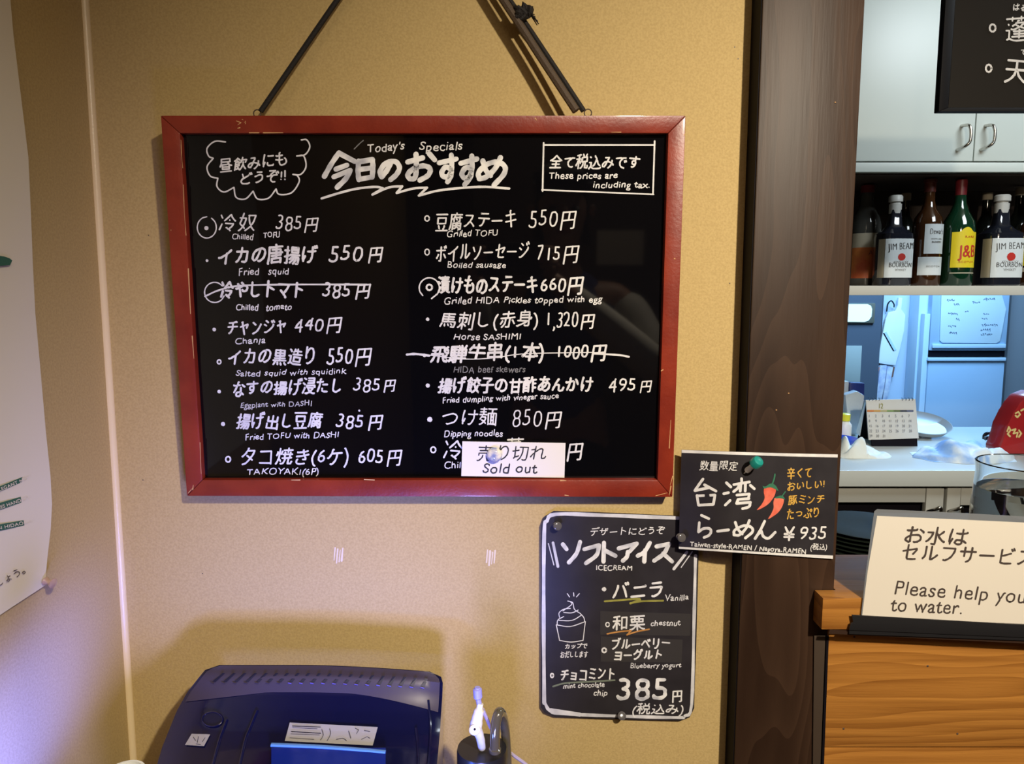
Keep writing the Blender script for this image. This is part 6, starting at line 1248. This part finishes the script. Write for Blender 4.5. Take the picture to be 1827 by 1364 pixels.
tube('bent_hose', [P(883, 1340, -.175), P(883, 1310, -.175), P(886, 1285, -.172), P(891, 1271, -.166), P(897, 1280, -.155), P(902, 1310, -.145), P(905, 1364, -.14), P(906, 1420, -.14)], .0052, M_HOSE, tank, 14, 6)
lathe('hose_collar', [(.0058, 0), (.0064, .001), (.0064, .004), (.0052, .005)], P(883, 1343, -.175), M_HOSE, tank, 16)
tube('thin_tube', [P(861, 1266, -.166), P(868, 1282, -.16), P(876, 1300, -.15), P(890, 1322, -.135), P(912, 1345, -.12), P(940, 1366, -.11), P(975, 1400, -.10)], .0020, mat('lavender_tube', (.48, .42, .58), .25, coat=.6), tank, 8, 4)
# white cup rim peeking in at the lower left
cpw = P(222, 1384, -.34)
cup = thing('white_dish', 'white dish rim with black inside at the lower left edge', 'dish', V3((cpw.x, cpw.y, ztab)))
lathe('dish_wall', [(.010, 0), (.012, .005), (.0145, cpw.z - ztab + .001), (.0155, cpw.z - ztab + .003), (.0135, cpw.z - ztab + .003), (.010, .010)], (cpw.x, cpw.y, ztab), M_WHITE, cup, 32)

# ================================================================== FRONT ROOM (seen only as dim reflections in the board)
pp = tag(box('notice_paper', (.40, YF + .0, 1.30), (.62, YF + .002, 1.46), M_CREAM), 'pale notice sheet on the dark wall opposite the menu board', 'paper')
dr = struct(box('door_2', (.95, YF, 0), (1.75, YF + .03, 2.0), mat('brown_door', (.12, .07, .045), .5), bev=.003))
box('door_rail', (1.0, YF + .031, .95), (1.7, YF + .045, 1.0), M_POST, dr)
struct(box('trim_3', (-.3, YF, 0), (-.18, YF + .04, ZC), M_POST, bev=.002))
# ---- the photographer
def skinfig(name, pts, edges, m, parent, sub=2):
    me = bpy.data.meshes.new(name); me.from_pydata([p[:3] for p in pts], edges, [])
    o = bpy.data.objects.new(name, me); COL.objects.link(o)
    md = o.modifiers.new('skin', 'SKIN'); md.use_smooth_shade = True
    for i, p in enumerate(pts):
        sv = me.skin_vertices[0].data[i]; r = p[3]; sv.radius = (r, r * (p[4] if len(p) > 4 else 1)); sv.use_root = (i == 0)
    s2 = o.modifiers.new('sub', 'SUBSURF'); s2.levels = sub; s2.render_levels = sub
    bpy.context.view_layer.update()
    dg = bpy.context.evaluated_depsgraph_get(); ev = bpy.data.meshes.new_from_object(o.evaluated_get(dg))
    Vs = [v.co.copy() for v in ev.vertices]; Fs = [list(p.vertices) for p in ev.polygons]
    bpy.data.objects.remove(o); bpy.data.meshes.remove(me)
    return mk(name, Vs, Fs, m, parent, True)
PXc, PYc = 0.14, -1.30
per = thing('person', 'person in navy shirt and pale grey sleeves taking a photograph, reflected in the board', 'person', V3((PXc, PYc, 0)))
M_SKIN = mat('skin', (.48, .27, .18), .5); M_NAVY = mat('navy_shirt', (.06, .075, .24), .8); M_SLEEVE = mat('pale_grey_cloth', (.70, .68, .62), .8, bump=.4, bscale=25); M_TROU = mat('dark_trousers', (.02, .02, .025), .8); M_HAIR = mat('black_hair', (.01, .008, .008), .5)
def bx_(x, y, z, r, q=1): return (PXc + x, PYc + y, z, r, q)
sh = 1.30
wr = {-1: (-.085 - PXc + 0.0, .335, 1.375), 1: (.085 - PXc, .335, 1.375)}
body = [bx_(0, 0, .92, .125, .75), bx_(0, .01, 1.08, .115, .75), bx_(0, .01, 1.22, .135, .7), bx_(0, 0, 1.33, .085, .8), bx_(0, .015, 1.40, .050), bx_(0, .03, 1.455, .052), bx_(0, .03, 1.53, .080, 1.1), bx_(0, .025, 1.60, .066)]
ed = [(0, 1), (1, 2), (2, 3), (3, 4), (4, 5), (5, 6), (6, 7)]
n0 = len(body)
for s in (-1, 1):
    w_ = wr[s]; el = (s * .27 + .02, .10, 1.08)
    body += [bx_(s * .165, 0, sh, .052), bx_(*el, .038), bx_(el[0] * .4 + w_[0] * .6, el[1] * .4 + w_[1] * .6, el[2] * .4 + w_[2] * .6, .032), bx_(*w_, .023)]
    ed += [(2, n0), (n0, n0 + 1), (n0 + 1, n0 + 2), (n0 + 2, n0 + 3)]; n0 += 4
for s in (-1, 1):
    body += [bx_(s * .09, 0, .82, .085), bx_(s * .10, .02, .46, .052), bx_(s * .11, -.01, .10, .036), bx_(s * .115, .02, .045, .036), bx_(s * .12, .13, .030, .026)]
    ed += [(0, n0), (n0, n0 + 1), (n0 + 1, n0 + 2), (n0 + 2, n0 + 3), (n0 + 3, n0 + 4)]; n0 += 5
skinfig('body', body, ed, M_SKIN, per)
skinfig('navy_shirt', [bx_(0, 0, .90, .145, .78), bx_(0, .01, 1.06, .140, .78), bx_(0, .01, 1.22, .155, .75), bx_(0, 0, 1.32, .105, .85), bx_(0, .01, 1.375, .062), bx_(-.17, 0, sh, .068), bx_(.17, 0, sh, .068)], [(0, 1), (1, 2), (2, 3), (3, 4), (2, 5), (2, 6)], M_NAVY, per)
for s in (-1, 1):
    w_ = wr[s]; el = (s * .27 + .02, .10, 1.08)
    skinfig('sleeve', [bx_(s * .16, 0, sh, .072), bx_(s * .22, .04, 1.20, .066), bx_(*el, .060), bx_(el[0] * .5 + w_[0] * .5, el[1] * .5 + w_[1] * .5, el[2] * .5 + w_[2] * .5, .050), bx_(el[0] * .15 + w_[0] * .85, el[1] * .15 + w_[1] * .85, el[2] * .15 + w_[2] * .85, .036)], [(0, 1), (1, 2), (2, 3), (3, 4)], M_SLEEVE, per)
    skinfig('trouser_leg', [bx_(s * .02, 0, .92, .12, .8), bx_(s * .09, 0, .80, .10), bx_(s * .10, .02, .46, .068), bx_(s * .11, -.01, .10, .055)], [(0, 1), (1, 2), (2, 3)], M_TROU, per)
    skinfig('shoe', [bx_(s * .115, -.03, .045, .042), bx_(s * .118, .06, .040, .042), bx_(s * .12, .15, .032, .034)], [(0, 1), (1, 2)], M_TROU, per)
skinfig('hair', [bx_(0, .0, 1.55, .082), bx_(0, .0, 1.62, .083), bx_(0, .02, 1.665, .062), bx_(0, -.03, 1.50, .06)], [(0, 1), (1, 2), (0, 3)], M_HAIR, per)
hz = 1.535
for s in (-1, 1):
    lathe('eye', [(.001, -.010), (.009, -.006), (.012, 0), (.009, .006), (.001, .010)], V3((PXc + s * .031, PYc + .108, hz)), M_INK, per, 12)
    skinfig('ear', [bx_(s * .082, .02, 1.55, .010), bx_(s * .088, .012, 1.535, .014), bx_(s * .083, .018, 1.515, .009)], [(0, 1), (1, 2)], M_SKIN, per, 1)
skinfig('nose', [bx_(0, .108, 1.545, .009), bx_(0, .124, 1.515, .012), bx_(0, .112, 1.505, .010)], [(0, 1), (1, 2)], M_SKIN, per, 1)
skinfig('mouth', [bx_(-.02, .108, 1.478, .005), bx_(0, .113, 1.478, .007), bx_(.02, .108, 1.478, .005)], [(0, 1), (1, 2)], mat('lips', (.35, .12, .10), .5), per, 1)
PHY = CAM.y - .014
for s in (-1, 1):      # palms and five curled fingers round each end of the phone
    wx, wy, wz = PXc + wr[s][0], PYc + wr[s][1], wr[s][2]
    base = (wx, wy, wz)
    palm = [(wx, wy, wz, .022, .8), (wx + s * .006, wy + .030, wz + .022, .026, .6), (wx + s * .004, wy + .040, wz + .045, .024, .5)]
    e_ = [(0, 1), (1, 2)]; n0 = 3
    for k in range(4):
        z0 = wz + .020 + k * .014; L_ = (.85, 1, 1.05, .95)[k]
        palm += [(wx + s * .010, wy + .045, z0, .0085), (wx + s * .008, wy + .045 + .018 * L_, z0 + .004, .0080), (wx - s * .012 * L_, wy + .045 + .024 * L_, z0 + .006, .0072), (wx - s * .026 * L_, wy + .045 + .020 * L_, z0 + .006, .0062)]
        e_ += [(1 if k < 2 else 2, n0), (n0, n0 + 1), (n0 + 1, n0 + 2), (n0 + 2, n0 + 3)]; n0 += 4
    palm += [(wx - s * .012, wy + .012, wz + .022, .0110), (wx - s * .030, wy + .024, wz + .034, .0090), (wx - s * .040, wy + .030, wz + .048, .0075)]
    e_ += [(1, n0), (n0, n0 + 1), (n0 + 1, n0 + 2)]
    skinfig('hand', palm, e_, M_SKIN, per, 1)
ph = tag(box('phone', (-.082, PHY - .008, 1.380), (.074, PHY, 1.456), mat('phone_black', (.02, .02, .022), .2), bev=.003), 'black phone held level in the photographer\'s hands', 'phone')
